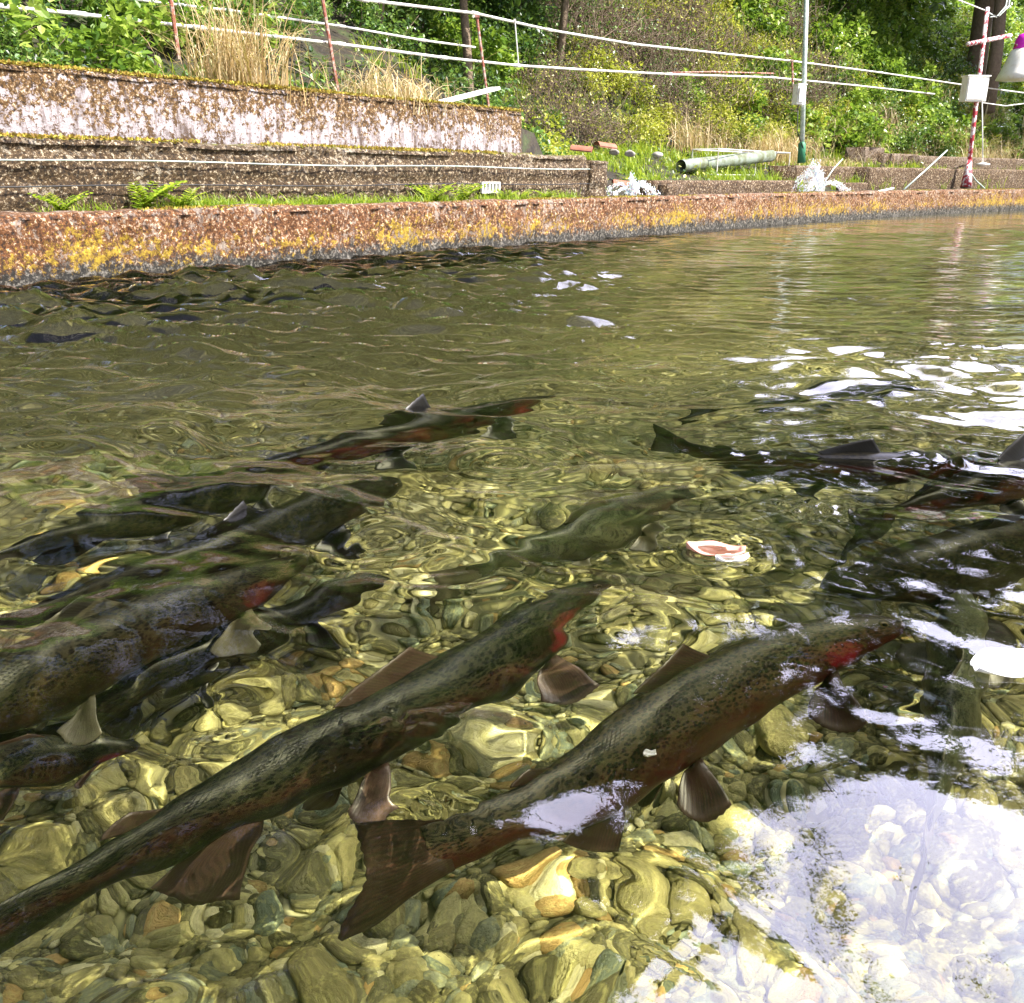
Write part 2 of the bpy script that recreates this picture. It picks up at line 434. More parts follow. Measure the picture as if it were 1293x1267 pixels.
def wall_mat(name, bare, moss, gold, moss_at, gold_at=None, dark_at=None, streak=0.6, cover=0.5, speck=1.0):
    """concrete with moss, lichen and tide marks: heights are world z"""
    m, t, out = new_mat(name); p = t.pos(); z = t.sep(p)[2]
    ps = t.comb(t.sep(p)[0], t.sep(p)[1], t.math('MULTIPLY', z, 0.25))
    n1 = t.noise(p, 5, 7, 0.68); n2 = t.noise(p, 24, 7, 0.8); n3 = t.noise(p, 44, 5, 0.8)
    c = t.mix(t.ramp(n1, [(.4, 0.0), (.65, .6)]), bare, tuple(x * .55 for x in bare))
    c = t.mix(t.ramp(t.noise(ps, 16, 5, 0.7), [(.48, 0.0), (.66, streak)]), c, (.10, .065, .05))
    # moss cover grows towards the given height
    cov = t.math('SUBTRACT', 1.0, t.math('MULTIPLY', t.math('ABSOLUTE', t.math('SUBTRACT', z, moss_at[0])), 1.0 / moss_at[1]))
    f = t.math('ADD', t.math('ADD', t.math('MULTIPLY', cov, 0.35), cover - .25), t.math('ADD', t.math('MULTIPLY', t.math('SUBTRACT', n1, .5), 1.3), t.math('MULTIPLY', t.math('SUBTRACT', n2, .5), 1.6 * speck)))
    mc = t.ramp(n3, [(.38, tuple(x * .10 for x in moss)), (.47, moss), (.56, tuple(min(.8, x * 2.2) for x in moss)), (.63, (.68, .58, .42))])
    c = t.mix(t.ramp(f, [(.40, 0.0), (.47, 1.0)]), c, mc)
    if gold_at:
        g = t.math('SUBTRACT', 1.0, t.math('MULTIPLY', t.math('ABSOLUTE', t.math('SUBTRACT', z, gold_at[0])), 1.0 / gold_at[1]))
        gf = t.math('ADD', t.math('MULTIPLY', g, .34), t.math('ADD', t.noise(p, 1.5, 7, .7), t.math('MULTIPLY', t.math('SUBTRACT', n2, .5), 1.5)))
        gc = t.ramp(n3, [(.38, (.10, .045, .005)), (.5, gold), (.64, tuple(min(.9, x * 1.7) for x in gold))])
        c = t.mix(t.ramp(gf, [(.83, 0.0), (.92, 1.0)]), c, gc)
    if dark_at:
        d = t.ramp(t.math('ADD', t.math('DIVIDE', z, dark_at), t.math('MULTIPLY', t.math('SUBTRACT', n2, .5), 3.2)), [(.6, 1.0), (1.0, 0.0)])
        wet = t.mix(t.ramp(n3, [(.5, 0.0), (.62, 1.0)]), (.018, .016, .012), (.22, .20, .17))
        c = t.mix(d, c, wet)
    h = t.math('ADD', t.math('MULTIPLY', n2, 1.0), t.math('MULTIPLY', n3, .6))
    principled(t, out, c, 0.88, t.bump(h, 1.0, 0.02))
    return m
m_pond_wall = wall_mat('mossy_pond_wall', (.30, .24, .19), (.095, .034, .007), (.30, .20, .014), (.22, .34), (.15, .26), .12, .9, .62, 1.9)
m_block = wall_mat('mossy_block_wall', (.34, .29, .22), (.050, .028, .010), (.14, .16, .02), (.50, .6), (.72, .05), None, .9, .66, 1.9)
m_upper = wall_mat('pale_concrete', (.50, .45, .47), (.085, .042, .009), (.08, .045, .02), (1.15, .26), (.73, .20), None, .95, .66, 1.7)
m_step = wall_mat('shade_dark_mossy_concrete', (.22, .17, .13), (.05, .025, .008), (.34, .26, .04), (.5, .6), None, None, .9, .62, 1.5)  # dark tone stands in for shade on the step fronts
m_metalwhite, t, out = new_mat('white_painted_pipe')
principled(t, out, t.mix(t.ramp(t.noise(t.pos(), 9, 5), [(.5, 0.0), (.7, .7)]), (.78, .76, .74), (.35, .27, .2)), .45)
m_rust, t, out = new_mat('red_rusty_post')
principled(t, out, t.mix(t.ramp(t.noise(t.pos(), 22, 5), [(.45, 0.0), (.6, 1.0)]), (.30, .09, .06), (.5, .38, .33)), .6)
m_redpaint, t, out = new_mat('red_painted_pipe')
principled(t, out, t.mix(t.ramp(t.noise(t.pos(), 14, 4), [(.47, 0.0), (.53, 1.0)]), (.42, .03, .05), (.75, .66, .68)), .5)
m_galv, t, out = new_mat('galvanised_pole'); principled(t, out, t.mix(t.ramp(t.noise(t.pos(), 20, 4), [(.4, 0.0), (.6, 1.0)]), (.62, .68, .66), (.38, .48, .42)), .4, Metallic=.2)
m_green, t, out = new_mat('green_paint'); principled(t, out, (.03, .18, .09), .5)
m_white, t, out = new_mat('white_plastic'); principled(t, out, t.mix(t.ramp(t.noise(t.pos(), 12, 4), [(.5, 0.0), (.75, .5)]), (.86, .85, .82), (.6, .5, .38)), .5)
m_black, t, out = new_mat('black_rubber'); principled(t, out, (.015, .015, .015), .5)
m_clay, t, out = new_mat('red_clay_tile'); principled(t, out, t.mix(t.noise(t.pos(), 15, 4), (.20, .06, .035), (.38, .16, .10)), .8)
m_magenta, t, out = new_mat('magenta_plastic'); principled(t, out, (.75, .02, .62), .45)
m_greypipe, t, out = new_mat('grey_pvc'); principled(t, out, t.mix(t.ramp(t.noise(t.pos(), 9, 5), [(.4, 0.0), (.65, 1.0)]), (.22, .26, .22), (.10, .11, .05)), .6)
m_plank, t, out = new_mat('white_plank'); principled(t, out, t.mix(t.ramp(t.noise(t.comb(t.math('MULTIPLY', t.sep(t.pos())[0], 1.0), t.sep(t.pos())[1], t.sep(t.pos())[2]), 30, 3), [(.5, 0.0), (.7, .5)]), (.82, .80, .76), (.5, .45, .38)), .6)

B0 = BASE
tag(wall_mesh('pond_wall', B0, -0.5, 0.355, 0.24, m_pond_wall, 0.020, .03, seed=1, cap_round=.03, joints=2.7, jitter_top=.012), 'long low concrete pond wall with rusty and golden moss along the water', 'wall')
blk = path_cut(offset(BASE, .52), -1000, 742)
tag(wall_mesh('block_wall', blk, .2, .715, .42, m_block, .02, .03, courses=.155, seed=2, cap_round=.03, jitter_top=.02), 'brown mossy block wall in three courses behind the pond wall', 'wall')
upp = path_cut(offset(BASE, 1.0), -1000, 659)
tag(wall_mesh('concrete_wall', upp, .6, 1.11, .22, m_upper, .007, .03, seed=3, cap_round=.035, jitter_top=.015), 'pale weathered concrete wall with moss along its top edge', 'wall')
# steps and terraces on the right
def strip(off_, px0, px1, z0, z1, th, label, seed, mat=m_step, name='terrace_wall'):
    pth = path_cut(offset(BASE, off_), px0, px1)
    return tag(wall_mesh(name, pth, z0, z1, th, mat, .012, .05, seed=seed, cap_round=.025), label, 'wall')
strip(.62, 822, 1003, .3, .50, .3, 'low dark channel wall topped with grass beside the splashing water', 4)
strip(1.25, 998, 1096, .3, .71, .45, 'dark concrete block under the tall white pole', 5)
strip(1.0, 1092, 1700, .3, .70, .7, 'long dark lower step behind the right end of the pond', 6)
strip(2.0, 1150, 1700, .4, .95, .5, 'dark upper step below the dry hanging grass', 7)
strip(2.2, 1106, 1152, .4, .98, .4, 'short dark concrete block ending the upper step', 8)
strip(2.3, 1082, 1108, .4, 1.08, .4, 'small mossy square block standing above the steps', 9)

# ---------------------------------------------------------------- ground and hillside
BL = resample(BASE, 0.25); BN = offset(BL, 1.0)
bl = np.array([(p.x, p.y) for p in BL]); bnv = np.array([(b.x - a.x, b.y - a.y) for a, b in zip(BL, BN)])
S_UP = next(i for i, p in enumerate(BL) if to_px(offset(BL, 1.1)[i])[0] > 665) * .25
def st_to_xy(s, t_):
    k = min(max(s / .25, 0), len(BL) - 1.001); i = int(k); f_ = k - i
    return Vector((*(bl[i] * (1 - f_) + bl[i + 1] * f_ + (bnv[i] * (1 - f_) + bnv[i + 1] * f_) * t_), 0))
def ter_z(s, t_):
    sm = lambda a, b, x: (lambda q: q * q * (3 - 2 * q))(min(max((x - a) / (b - a), 0), 1))
    L_ = .30 if t_ < .7 else (.62 if t_ < 1.12 else .98 + .25 * sm(1.2, 2.2, t_) + max(0, t_ - 2.0) * .62)
    Rr = .30 if t_ < .7 else .34 + .40 * sm(.8, 2.6, t_) + .35 * sm(2.4, 4.2, t_) + max(0, t_ - 3.4) * .85
    k = sm(S_UP - .1, S_UP + .5, s)
    z = L_ * (1 - k) + Rr * k
    return min(z, 7.5 + .12 * (t_ - 8)) + (.05 * noise.noise(Vector((s * .9, t_ * .9, 0))) * min(1, max(0, t_ - 1.3)) * 3 if t_ > 1.3 else 0)
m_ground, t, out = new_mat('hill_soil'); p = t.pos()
c = t.ramp(t.noise(p, 6, 7, .7), [(.35, (.008, .006, .004)), (.5, (.03, .022, .012)), (.62, (.03, .045, .012)), (.75, (.10, .08, .035))])  # soil tones set extra dark to stand in for deep shade
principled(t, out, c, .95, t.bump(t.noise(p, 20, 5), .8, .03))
tv = [0.2, .45, .69, .71, .9, 1.11, 1.13] + [1.2 + .2 * i for i in range(40)] + [9.5 + 1.5 * i for i in range(24)]
ns = int((len(BL) - 1)); vs, fs = [], []
for i in range(ns + 1):
    for tt_ in tv:
        q = st_to_xy(i * .25, tt_); q.z = ter_z(i * .25, tt_); vs.append(q)
m_ = len(tv)
for i in range(ns):
    for j in range(m_ - 1): a = i * m_ + j; fs.append((a, a + m_, a + m_ + 1, a + 1))
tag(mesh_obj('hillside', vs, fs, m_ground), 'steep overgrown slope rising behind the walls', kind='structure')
# ground sheet out to the horizon, behind and around the pond
big = 160
q0 = -0.75
mb = MB()
mb.add([(-big, -big, .18), (big, -big, .18), (big, q0, .18), (-big, q0, .18)], [(0, 1, 2, 3)])
mb.add([(-big, q0 + .004, .18), (-9, q0 + .004, .18), (-9, big, .18), (-big, big, .18)], [(0, 1, 2, 3)])
mb.add([(18, q0 + .004, .18), (big, q0 + .004, .18), (big, big, .18), (18, big, .18)], [(0, 1, 2, 3)])
mb.add([(-9, 21, .18), (18, 21, .18), (18, big, .18), (-9, big, .18)], [(0, 1, 2, 3)])
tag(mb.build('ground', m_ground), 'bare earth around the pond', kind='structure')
near = [Vector((-9, -.55, 0)), Vector((18, -.55, 0))]
tag(wall_mesh('pond_wall', near, -.5, .22, -.25, m_pond_wall, .01, .1, seed=12), 'concrete pond edge at the viewer, on the side opposite the mossy bank', 'wall')

# ---------------------------------------------------------------- leaves, grasses
def leaf_mat(name, stops, trans=0.35, gloss=.35):
    m, t, out = new_mat(name); uv = t.sep(t.node('ShaderNodeUVMap').outputs[0])
    c = t.ramp(uv[0], stops, 'LINEAR')
    pr = t.n.new('ShaderNodeBsdfPrincipled'); t.l.new(c, pr.inputs['Base Color']); pr.inputs['Roughness'].default_value = gloss
    tr = t.node('ShaderNodeBsdfTranslucent', inp={0: t.mix(.5, c, (.25, .35, .03), 'ADD')})
    t.l.new(t.node('ShaderNodeMixShader', inp={0: trans, 1: pr.outputs[0], 2: tr.outputs[0]}).outputs[0], out.inputs[0])
    return m
m_ivy = leaf_mat('ivy_leaf', [(0, (.010, .03, .008)), (.45, (.035, .09, .02)), (.75, (.16, .28, .06)), (1, (.42, .50, .22))])
m_yel = leaf_mat('yellow_green_leaf', [(0, (.03, .04, .008)), (.35, (.20, .22, .02)), (.7, (.46, .46, .06)), (1, (.66, .58, .22))], .4)
m_twig = leaf_mat('dry_brown_twig', [(0, (.05, .025, .015)), (.4, (.20, .11, .06)), (.8, (.46, .33, .2)), (1, (.65, .55, .42))], .1, .7)
m_dry = leaf_mat('dry_straw', [(0, (.22, .13, .05)), (.5, (.52, .36, .17)), (1, (.80, .68, .45))], .3, .5)
m_grass = leaf_mat('spring_grass', [(0, (.08, .14, .01)), (.5, (.22, .32, .02)), (1, (.45, .50, .05))], .45)
m_bark, t, out = new_mat('bark'); principled(t, out, t.mix(t.noise(t.pos(), 12, 6, .7), (.06, .04, .03), (.30, .22, .15)), .9, t.bump(t.noise(t.pos(), 25, 5), 1, .03))
m_moss = leaf_mat('moss_cushion', [(0, (.10, .05, .01)), (.5, (.28, .18, .02)), (.8, (.45, .36, .04)), (1, (.5, .5, .1))], .2, .8)

def leaf(mb, p, d, up, L_, W_, u):
    s = d.cross(up).normalized() * W_; n_ = s.cross(d).normalized()
    mb.add([p, p + d * L_ * .35 + s * .5 + n_ * L_ * .04, p + d * L_ * .75 + s * .36 - n_ * L_ * .02, p + d * L_ - n_ * L_ * .12,
            p + d * L_ * .75 - s * .36 - n_ * L_ * .02, p + d * L_ * .35 - s * .5 + n_ * L_ * .04, p + d * L_ * .55 - n_ * L_ * .07],
           [(0, 1, 6), (1, 2, 6), (2, 3, 6), (3, 4, 6), (4, 5, 6), (5, 0, 6)], (u, 0))
def rvec(rr): return Vector((rr.gauss(0, 1), rr.gauss(0, 1), rr.gauss(0, 1))).normalized()
def bush_mesh(seed, n, lsz, rad=(.75, .75, .6), twigs=14, sprays=26, straight=False):
    rr = random.Random(seed); mb = MB(); tw = MB()
    cl = []
    for i in range(sprays):
        d = rvec(rr); d.z = abs(d.z) * .9 + .1; d.normalize(); k = rr.uniform(.45, 1.0)
        cl.append((Vector((d.x * rad[0] * k, d.y * rad[1] * k, d.z * rad[2] * k)), rr.uniform(.12, .28), rr.random()))
    for i in range(n):
        c, r, tone = cl[rr.randrange(len(cl))]
        q = c + rvec(rr) * r * rr.random() ** .5
        q.z = max(q.z, -.1)
        d = (rvec(rr) + Vector((0, 0, -.25)) + (q - Vector((0, 0, 0))).normalized() * .5).normalized()
        s_ = lsz * rr.uniform(.55, 1.25)
        leaf(mb, q, d, (Vector((0, 0, 1)) + rvec(rr) * .7).normalized(), s_, s_ * rr.uniform(.5, .8), min(1, max(0, tone * .5 + rr.random() * .5)))
    for i in range(twigs):
        c = cl[i % len(cl)][0]
        a = Vector((rr.gauss(0, .1), rr.gauss(0, .1), -.15)); b = c * rr.uniform(.9, 1.25); mid = a.lerp(b, .5) + rvec(rr) * .08
        tw.tube([a, mid, b], [.012, .008, .003], 5, False)
    return mb, tw
def twig_bush(seed, n=420):
    rr = random.Random(seed); mb = MB(); tw = MB()
    for i in range(n):
        a = Vector((rr.gauss(0, .4), rr.gauss(0, .3), rr.uniform(-.1, .5)))
        d = (rvec(rr) + Vector((0, 0, .8))).normalized(); L_ = rr.uniform(.15, .6)
        pts = [a, a + d * L_ * .5 + rvec(rr) * .04, a + d * L_ + rvec(rr) * .08]
        tw.tube(pts, [.006, .004, .002], 4, False)
        for k in range(3):
            if rr.random() < .7:
                q = pts[1].lerp(pts[2], rr.random()); s_ = rr.uniform(.025, .06); leaf(mb, q, rvec(rr), rvec(rr), s_, s_ * .6, rr.random())
    return mb, tw
def grass_clump(seed, n, h, spread, droop, wdt=.006, base=.12):
    rr = random.Random(seed); mb = MB()
    for i in range(n):
        a = Vector((rr.gauss(0, base), rr.gauss(0, base * .7), 0)); th = rr.uniform(0, 6.28); o_ = rr.uniform(.1, 1) * spread
        H_ = h * rr.uniform(.5, 1.1); dr = droop * rr.uniform(.3, 1.4); pts = []
        for k in range(6):
            q = k / 5
            pts.append(a + Vector((math.cos(th) * o_ * (q ** 1.6), math.sin(th) * o_ * (q ** 1.6), H_ * (q - dr * q ** 3))))
        sd_ = Vector((-math.sin(th), math.cos(th), 0)); sd_ = (sd_ + rvec(rr) * .6).normalized(); vs, fs = [], []
        for k, q in enumerate(pts):
            w_ = wdt * (1 - .8 * (k / 5)) * rr.uniform(.8, 1.2); vs += [q - sd_ * w_ / 2, q + sd_ * w_ / 2]
        for k in range(5): fs.append((2 * k, 2 * k + 1, 2 * k + 3, 2 * k + 2))
        mb.add(vs, fs, (rr.random(), 0))
    return mb

def dup(root, loc, rz, sc, label=None):
    r = root.copy(); COL.objects.link(r); r.location = loc; r.rotation_euler = (0, 0, rz); r.scale = (sc, sc, sc)
    if label: r['label'] = label
    for ch in [c for c in bpy.data.objects if c.parent == root]:
        c = ch.copy(); COL.objects.link(c); c.parent = r
    return r
def make_bush(name, label, cat, group, built, lm, hide):
    r = empty(name, hide); tag(r, label, cat, group)
    built[0].build('foliage', lm, r); built[1].build('branches', m_bark if lm != m_twig else m_twig, r, smooth=True)
    r['used'] = 0; return r
kinds = {
 'dark': [make_bush('shrub', 'dark green leafy shrub on the shaded slope behind the fence', 'shrub', 'dark shrubs on the slope', bush_mesh(s_, 1500, .062), m_ivy, (0, 0, -50)) for s_ in (1, 2, 3)],
 'twig': [make_bush('twiggy_shrub', 'brown twiggy shrub with sparse leaves on the middle of the slope', 'shrub', 'brown twiggy shrubs on the slope', twig_bush(s_), m_yel if s_ % 2 else m_ivy, (0, 0, -50)) for s_ in (11, 12)],
 'yel': [make_bush('light_shrub', 'yellow green small leaved shrub on the sunny part of the slope', 'shrub', 'yellow green shrubs on the slope', bush_mesh(s_, 1700, .055, (.7, .7, .6), 22), m_yel, (0, 0, -50)) for s_ in (21, 22)],
 'mid': [make_bush('broadleaf_shrub', 'fresh green broad leaved shrub beyond the right end of the walls', 'shrub', 'fresh green shrubs beyond the right end', bush_mesh(s_, 1500, .10, (.8, .8, .7)), leaf_mat('fresh_leaf%d' % s_, [(0, (.03, .08, .01)), (.4, (.10, .19, .02)), (.7, (.26, .36, .05)), (1, (.45, .52, .14))], .4), (0, 0, -50)) for s_ in (31, 32)],
}
rs = random.Random(3)
def place(kind, s, t_, sc=1.0, dz=0.0):
    pool = kinds[kind]; pr = pool[rs.randrange(len(pool))]
    q = st_to_xy(s, t_); q.z = ter_z(s, t_) + dz
    if pr['used'] == 0:
        pr['used'] = 1; pr.location = q; pr.rotation_euler = (0, 0, rs.uniform(0, 6.28)); pr.scale = (sc, sc, sc); return pr
    o = dup(pr, q, rs.uniform(0, 6.28), sc); return o
s_max = (len(BL) - 1) * .25
cnt = 0; s = 0.0
while s < s_max:
    for row in range(19):
        t_ = (1.75 + row * .62) + rs.uniform(-.2, .2); s1 = s + rs.uniform(-.3, .3)
        q = st_to_xy(s1, t_); q.z = ter_z(s1, t_)
        px, py = to_px(q + Vector((0, 0, .4)))
        if px < -140 or px > 1430 or py > 300 or py < -130: continue
        if 370 < px < 590 and py < 60 and t_ < 3.0: continue
        if t_ < 2.3 and (215 < px < 385 or 430 < px < 560): continue
        if px < 640: kind = 'dark' if rs.random() < .85 else 'mid'
        elif px < 860: kind = rs.choice(['twig', 'twig', 'dark', 'yel']) if py < 110 else rs.choice(['twig', 'yel', 'dark'])
        elif px < 1030: kind = rs.choice(['yel', 'yel', 'twig', 'mid'])
        else: kind = rs.choice(['mid', 'mid', 'dark', 'yel'])
        if px < 700 and (t_ < 2.0 and rs.random() < .5): continue
        if px > 700 and t_ < 3.3: continue
        sc = rs.uniform(.55, .95) * (1 + .05 * row)
        place(kind, s1, t_, sc, -.08); cnt += 1
    s += .55
print('bushes', cnt)
for pool in kinds.values():
    for pr in pool:
        if 'used' in pr and pr['used'] == 0:
            for ch in [c for c in bpy.data.objects if c.parent == pr]: bpy.data.objects.remove(ch)
            bpy.data.objects.remove(pr)
# creeping leaves that cover the ground of the slope, one uncountable mass
mb = MB(); mb2 = MB(); rr = random.Random(9)
for i in range(110000):
    s_ = rr.uniform(0, s_max); t_ = 1.25 + 9 * rr.random() ** 1.3
    if s_ > S_UP + .3 and t_ < 3.2 and rr.random() < .75: continue
    q = st_to_xy(s_, t_); q.z = ter_z(s_, t_) + rr.uniform(0, .14)
    px, py = to_px(q)
    if px < -60 or px > 1360 or py < -60: continue
    if px < 660 and (noise.noise(q * 1.6) < .02 or (370 < px < 600 and py < 62)): continue
    if px >= 660 and noise.noise(q * 1.3) < -.12: continue
    sz = rr.uniform(.03, .07); leaf(mb2 if px > 640 and rr.random() < (px - 500) / 700 else mb, q, (rvec(rr) + Vector((0, 0, .1))).normalized(), (Vector((0, 0, 1)) + rvec(rr) * .6).normalized(), sz, sz * .7, rr.random())
tag(mb.build('undergrowth', m_ivy), 'low creeping leaves covering the slope', kind='stuff')
tag(mb2.build('undergrowth', m_yel), 'yellow green creeping leaves on the sunny end of the slope', kind='stuff')
# bright grass on the right terraces
mb = MB()
gpro = [grass_clump(300 + i, 26, .16, .10, .35, .008, .04) for i in range(6)]
def sow(n, s0, s1, t0, t1, sc0, sc1, cond=None):
    for i in range(n):
        s_ = rr.uniform(s0, s1); t_ = rr.uniform(t0, t1); q = st_to_xy(s_, t_); q.z = ter_z(s_, t_) - .01
        px, py = to_px(q)
        if px < -60 or px > 1360 or (cond and not cond(px, py, q)): continue
        g_ = gpro[rr.randrange(6)]; sc = rr.uniform(sc0, sc1); a_ = rr.uniform(0, 6.28); ca, sa = math.cos(a_) * sc, math.sin(a_) * sc
        b = len(mb.v); mb.v += [(q.x + v[0] * ca - v[1] * sa, q.y + v[0] * sa + v[1] * ca, q.z + v[2] * sc) for v in g_.v]
        mb.f += [tuple(b + k for k in f) for f in g_.f]; mb.uv += g_.uv
sow(2600, S_UP, s_max, 1.0, 4.4, .8, 1.9, lambda px, py, q: noise.noise(q * .8) > -.22)
sow(260, 0, s_max, 1.3, 3.0, .7, 1.5)
tag(mb.build('grass', m_grass), 'bright spring grass on the terraces', kind='stuff')
mb = MB()
sow(900, 0, S_UP, .28, .50, .5, 1.1, lambda px, py, q: noise.noise(q * 1.7 + Vector((3, 3, 0))) > -.02)
sow(120, S_UP, s_max, .30, .50, .3, .7, lambda px, py, q: noise.noise(q * 1.7) > .1)
tag(mb.build('ledge_grass', m_grass), 'short grass growing along the ledge between the two lower walls', kind='stuff')
# moss along the edges of the walls
mb = MB()
def moss_row(path, z, n, w0, w1, sz, dens, seed):
    Q = resample(path, .02); r2 = random.Random(seed)
    W = offset(Q, 1.0)
    for i in range(n):
        k = r2.randrange(len(Q)); a = r2.uniform(w0, w1); q = Q[k].lerp(W[k], a); q.z = z + .004
        px, _ = to_px(q)
        if px < -60 or px > 1360 or noise.noise(Vector((q.x * 1.5, q.y * 1.5, seed))) < dens: continue
        for j in range(5):
            s_ = sz * r2.uniform(.5, 1.2); d = (rvec(r2) + Vector((0, 0, .8))).normalized()
            leaf(mb, q + Vector((r2.gauss(0, sz), r2.gauss(0, sz), 0)), d, rvec(r2), s_, s_ * .7, r2.random())
moss_row(upp, 1.105, 5200, 0.0, .2, .02, -.35, 1)
moss_row(blk, .71, 4200, 0.0, .40, .022, -.1, 2)
moss_row(BASE, .35, 5200, 0.0, .22, .016, .05, 3)
tag(mb.build('moss', m_moss), 'moss cushions along the wall tops', kind='stuff')

# ---------------------------------------------------------------- plants one can count
def ground_at(px, py, t_guess):
    """the point t_guess behind the pond wall that shows in column px"""
    best = min(range(int(s_max / .05)), key=lambda k: abs(to_px(st_to_xy(k * .05, t_guess) + Vector((0, 0, ter_z(k * .05, t_guess))))[0] - px))
    s_ = best * .05; q = st_to_xy(s_, t_guess); q.z = ter_z(s_, t_guess); return q, s_
q, _ = ground_at(303, 90, 1.32); q.z = 1.0
o = grass_clump(50, 420, .98, .50, .45, .010, .16).build('dry_grass_clump', m_dry); o.location = q
tag(o, 'tall straw coloured grass clump drooping over the pale wall', 'grass clump', 'dry grass clumps')
q, _ = ground_at(488, 100, 1.35); q.z = 1.0
o = grass_clump(51, 340, .66, .50, .70, .010, .22).build('dry_grass_clump', m_dry); o.location = q
tag(o, 'lower bent dry grass clump near the white leaning plank', 'grass clump', 'dry grass clumps')
q, _ = ground_at(240, 90, 1.7); q.z = .95
o = grass_clump(52, 120, .5, .55, .5, .008, .22).build('green_grass_clump', m_grass); o.location = q
tag(o, 'thin green arching grass at the left foot of the tall straw clump', 'grass clump')
for i, (px, t_, h_, lab) in enumerate([(1190, 3.6, 1.0, 'pale dry grass hanging left of the white box on the red pole'), (1090, 4.0, .8, 'brown dry stalks on the bank above the small square block'),
        (1270, 3.4, .95, 'dry grass at the right edge behind the thin rod'), (1235, 4.2, 1.2, 'tall dry grass directly behind the white box'), (1150, 4.6, .9, 'dry stalks beneath the end of the lower rail'),
        (900, 3.2, .45, 'short reddish dry stalks above the grey pipe frame'), (960, 3.4, .45, 'short dry stalks left of the tall white pole'), (1050, 2.4, .42, 'short dry stalks right of the tall white pole')]):
    q, _ = ground_at(px, 0, t_)
    o = grass_clump(60 + i, 230, h_, h_ * .6, .7, .012, .34).build('dry_grass_clump', m_dry if i not in (1, 5) else m_twig); o.location = q
    tag(o, lab, 'grass clump', 'dry grass clumps')
r5 = random.Random(77); clumps = [grass_clump(400 + i, 150, .8, .55, .75, .011, .30) for i in range(3)]
for i in range(22):
    px_ = r5.choice([r5.uniform(840, 1000), r5.uniform(1040, 1290), r5.uniform(1040, 1290)]); t_ = r5.uniform(2.9, 3.9) if px_ > 1000 else r5.uniform(2.6, 3.4)
    q, _ = ground_at(px_, 0, t_); g_ = clumps[i % 3]
    if i < 3: o = g_.build('dry_grass_clump', m_dry); clumps[i].obj = o
    else: o = g_.obj.copy(); COL.objects.link(o)
    o.location = q; o.rotation_euler = (0, 0, r5.uniform(0, 6.28)); o.scale = [r5.uniform(.6, 1.2)] * 3
    tag(o, 'tan dry grass tussock on the bank beyond the lower step', 'grass clump', 'dry tussocks on the right bank')
def fern(px, h_, lab, seed, t_=.36):
    q, _ = ground_at(px, 0, t_); q.z = .34; r2 = random.Random(seed); mb = MB()
    for i in range(13):
        a = r2.uniform(0, 6.28); L_ = h_ * r2.uniform(.7, 1.2); d = Vector((math.cos(a), math.sin(a), 1.3)).normalized(); p0 = Vector((0, 0, 0))
        for k in range(9):
            f_ = k / 8; pp = d * L_ * f_ + Vector((math.cos(a), math.sin(a), -1)) * L_ * .25 * f_ * f_
            for sg in (-1, 1):
                side = Vector((-math.sin(a), math.cos(a), .2)) * sg + d * .5
                leaf(mb, pp, side.normalized(), Vector((0, 0, 1)), L_ * .28 * (1 - .6 * f_), L_ * .12, r2.random())
    o = mb.build('leafy_weed', m_grass); o.location = q; tag(o, lab, 'plant', 'weeds along the ledge')
fern(178, 0.24, 'bright green leafy weed on the left part of the ledge', 1)
fern(85, 0.16, 'small pale weed at the far left of the ledge', 2)
fern(235, 0.18, 'low green weed just right of the bright leafy one', 3)
fern(545, 0.24, 'bushy light green weed left of the slotted plate', 4)
fern(582, 0.21, 'light green weed touching the slotted plate', 5)
fern(640, 0.14, 'small weed right of the slotted plate', 6)
fern(655, 0.14, 'tiny tuft below the end of the pale wall', 7)
fern(690, 0.13, 'small tuft between the slotted plate and the left splash', 8)
fern(420, 0.11, 'tiny weed halfway along the ledge', 9)

# ---------------------------------------------------------------- fence: pipes and rusty posts
def fence_pt(px, py, t_):
    q, s_ = ground_at(px, 0, t_); d = math.hypot(q.x, q.y); return at_d(px, py, d)
def pipe(name, pts, t_, r, mat, label, cat, group=None):
    P = [fence_pt(x, y, t_) for x, y in pts]; c = P[0].copy(); mb = MB()
    mb.tube([p - c for p in P], r, 8)
    for a_, b_ in zip(P[1:-1], P[2:]):
        d_ = (b_ - a_).normalized(); mb.tube([a_ - c - d_ * .05, a_ - c + d_ * .05], r * 1.45, 8)
    o = mb.build(name, mat, smooth=True); o.location = c
    return tag(o, label, cat, group)
pipe('fence_rail', [(-150, -8), (0, 8), (100, 18), (250, 35), (430, 56), (560, 73), (653, 83), (750, 89), (846, 94), (975, 98), (1080, 108), (1180, 119)], 2.1, .013, m_metalwhite, 'lower white pipe rail running the whole length of the slope', 'rail', 'white pipe rails')
pipe('fence_rail', [(380, -14), (460, 0), (600, 17), (693, 38), (800, 56), (998, 77), (1113, 92), (1220, 108), (1320, 121)], 2.1, .013, m_metalwhite, 'upper white pipe rail reaching from the dark bushes to the red pole', 'rail', 'white pipe rails')
pipe('fence_rail', [(150, -3), (230, 7), (287, 13), (430, 33), (533, 51), (600, 60)], 2.25, .010, m_metalwhite, 'thin middle rail that ends near the leaning plank', 'rail', 'white pipe rails')
pipe('fence_rail', [(846, 92), (900, 91), (977, 93)], 2.2, .010, m_rust, 'short rusty rod lying just above the lower white rail', 'rod')
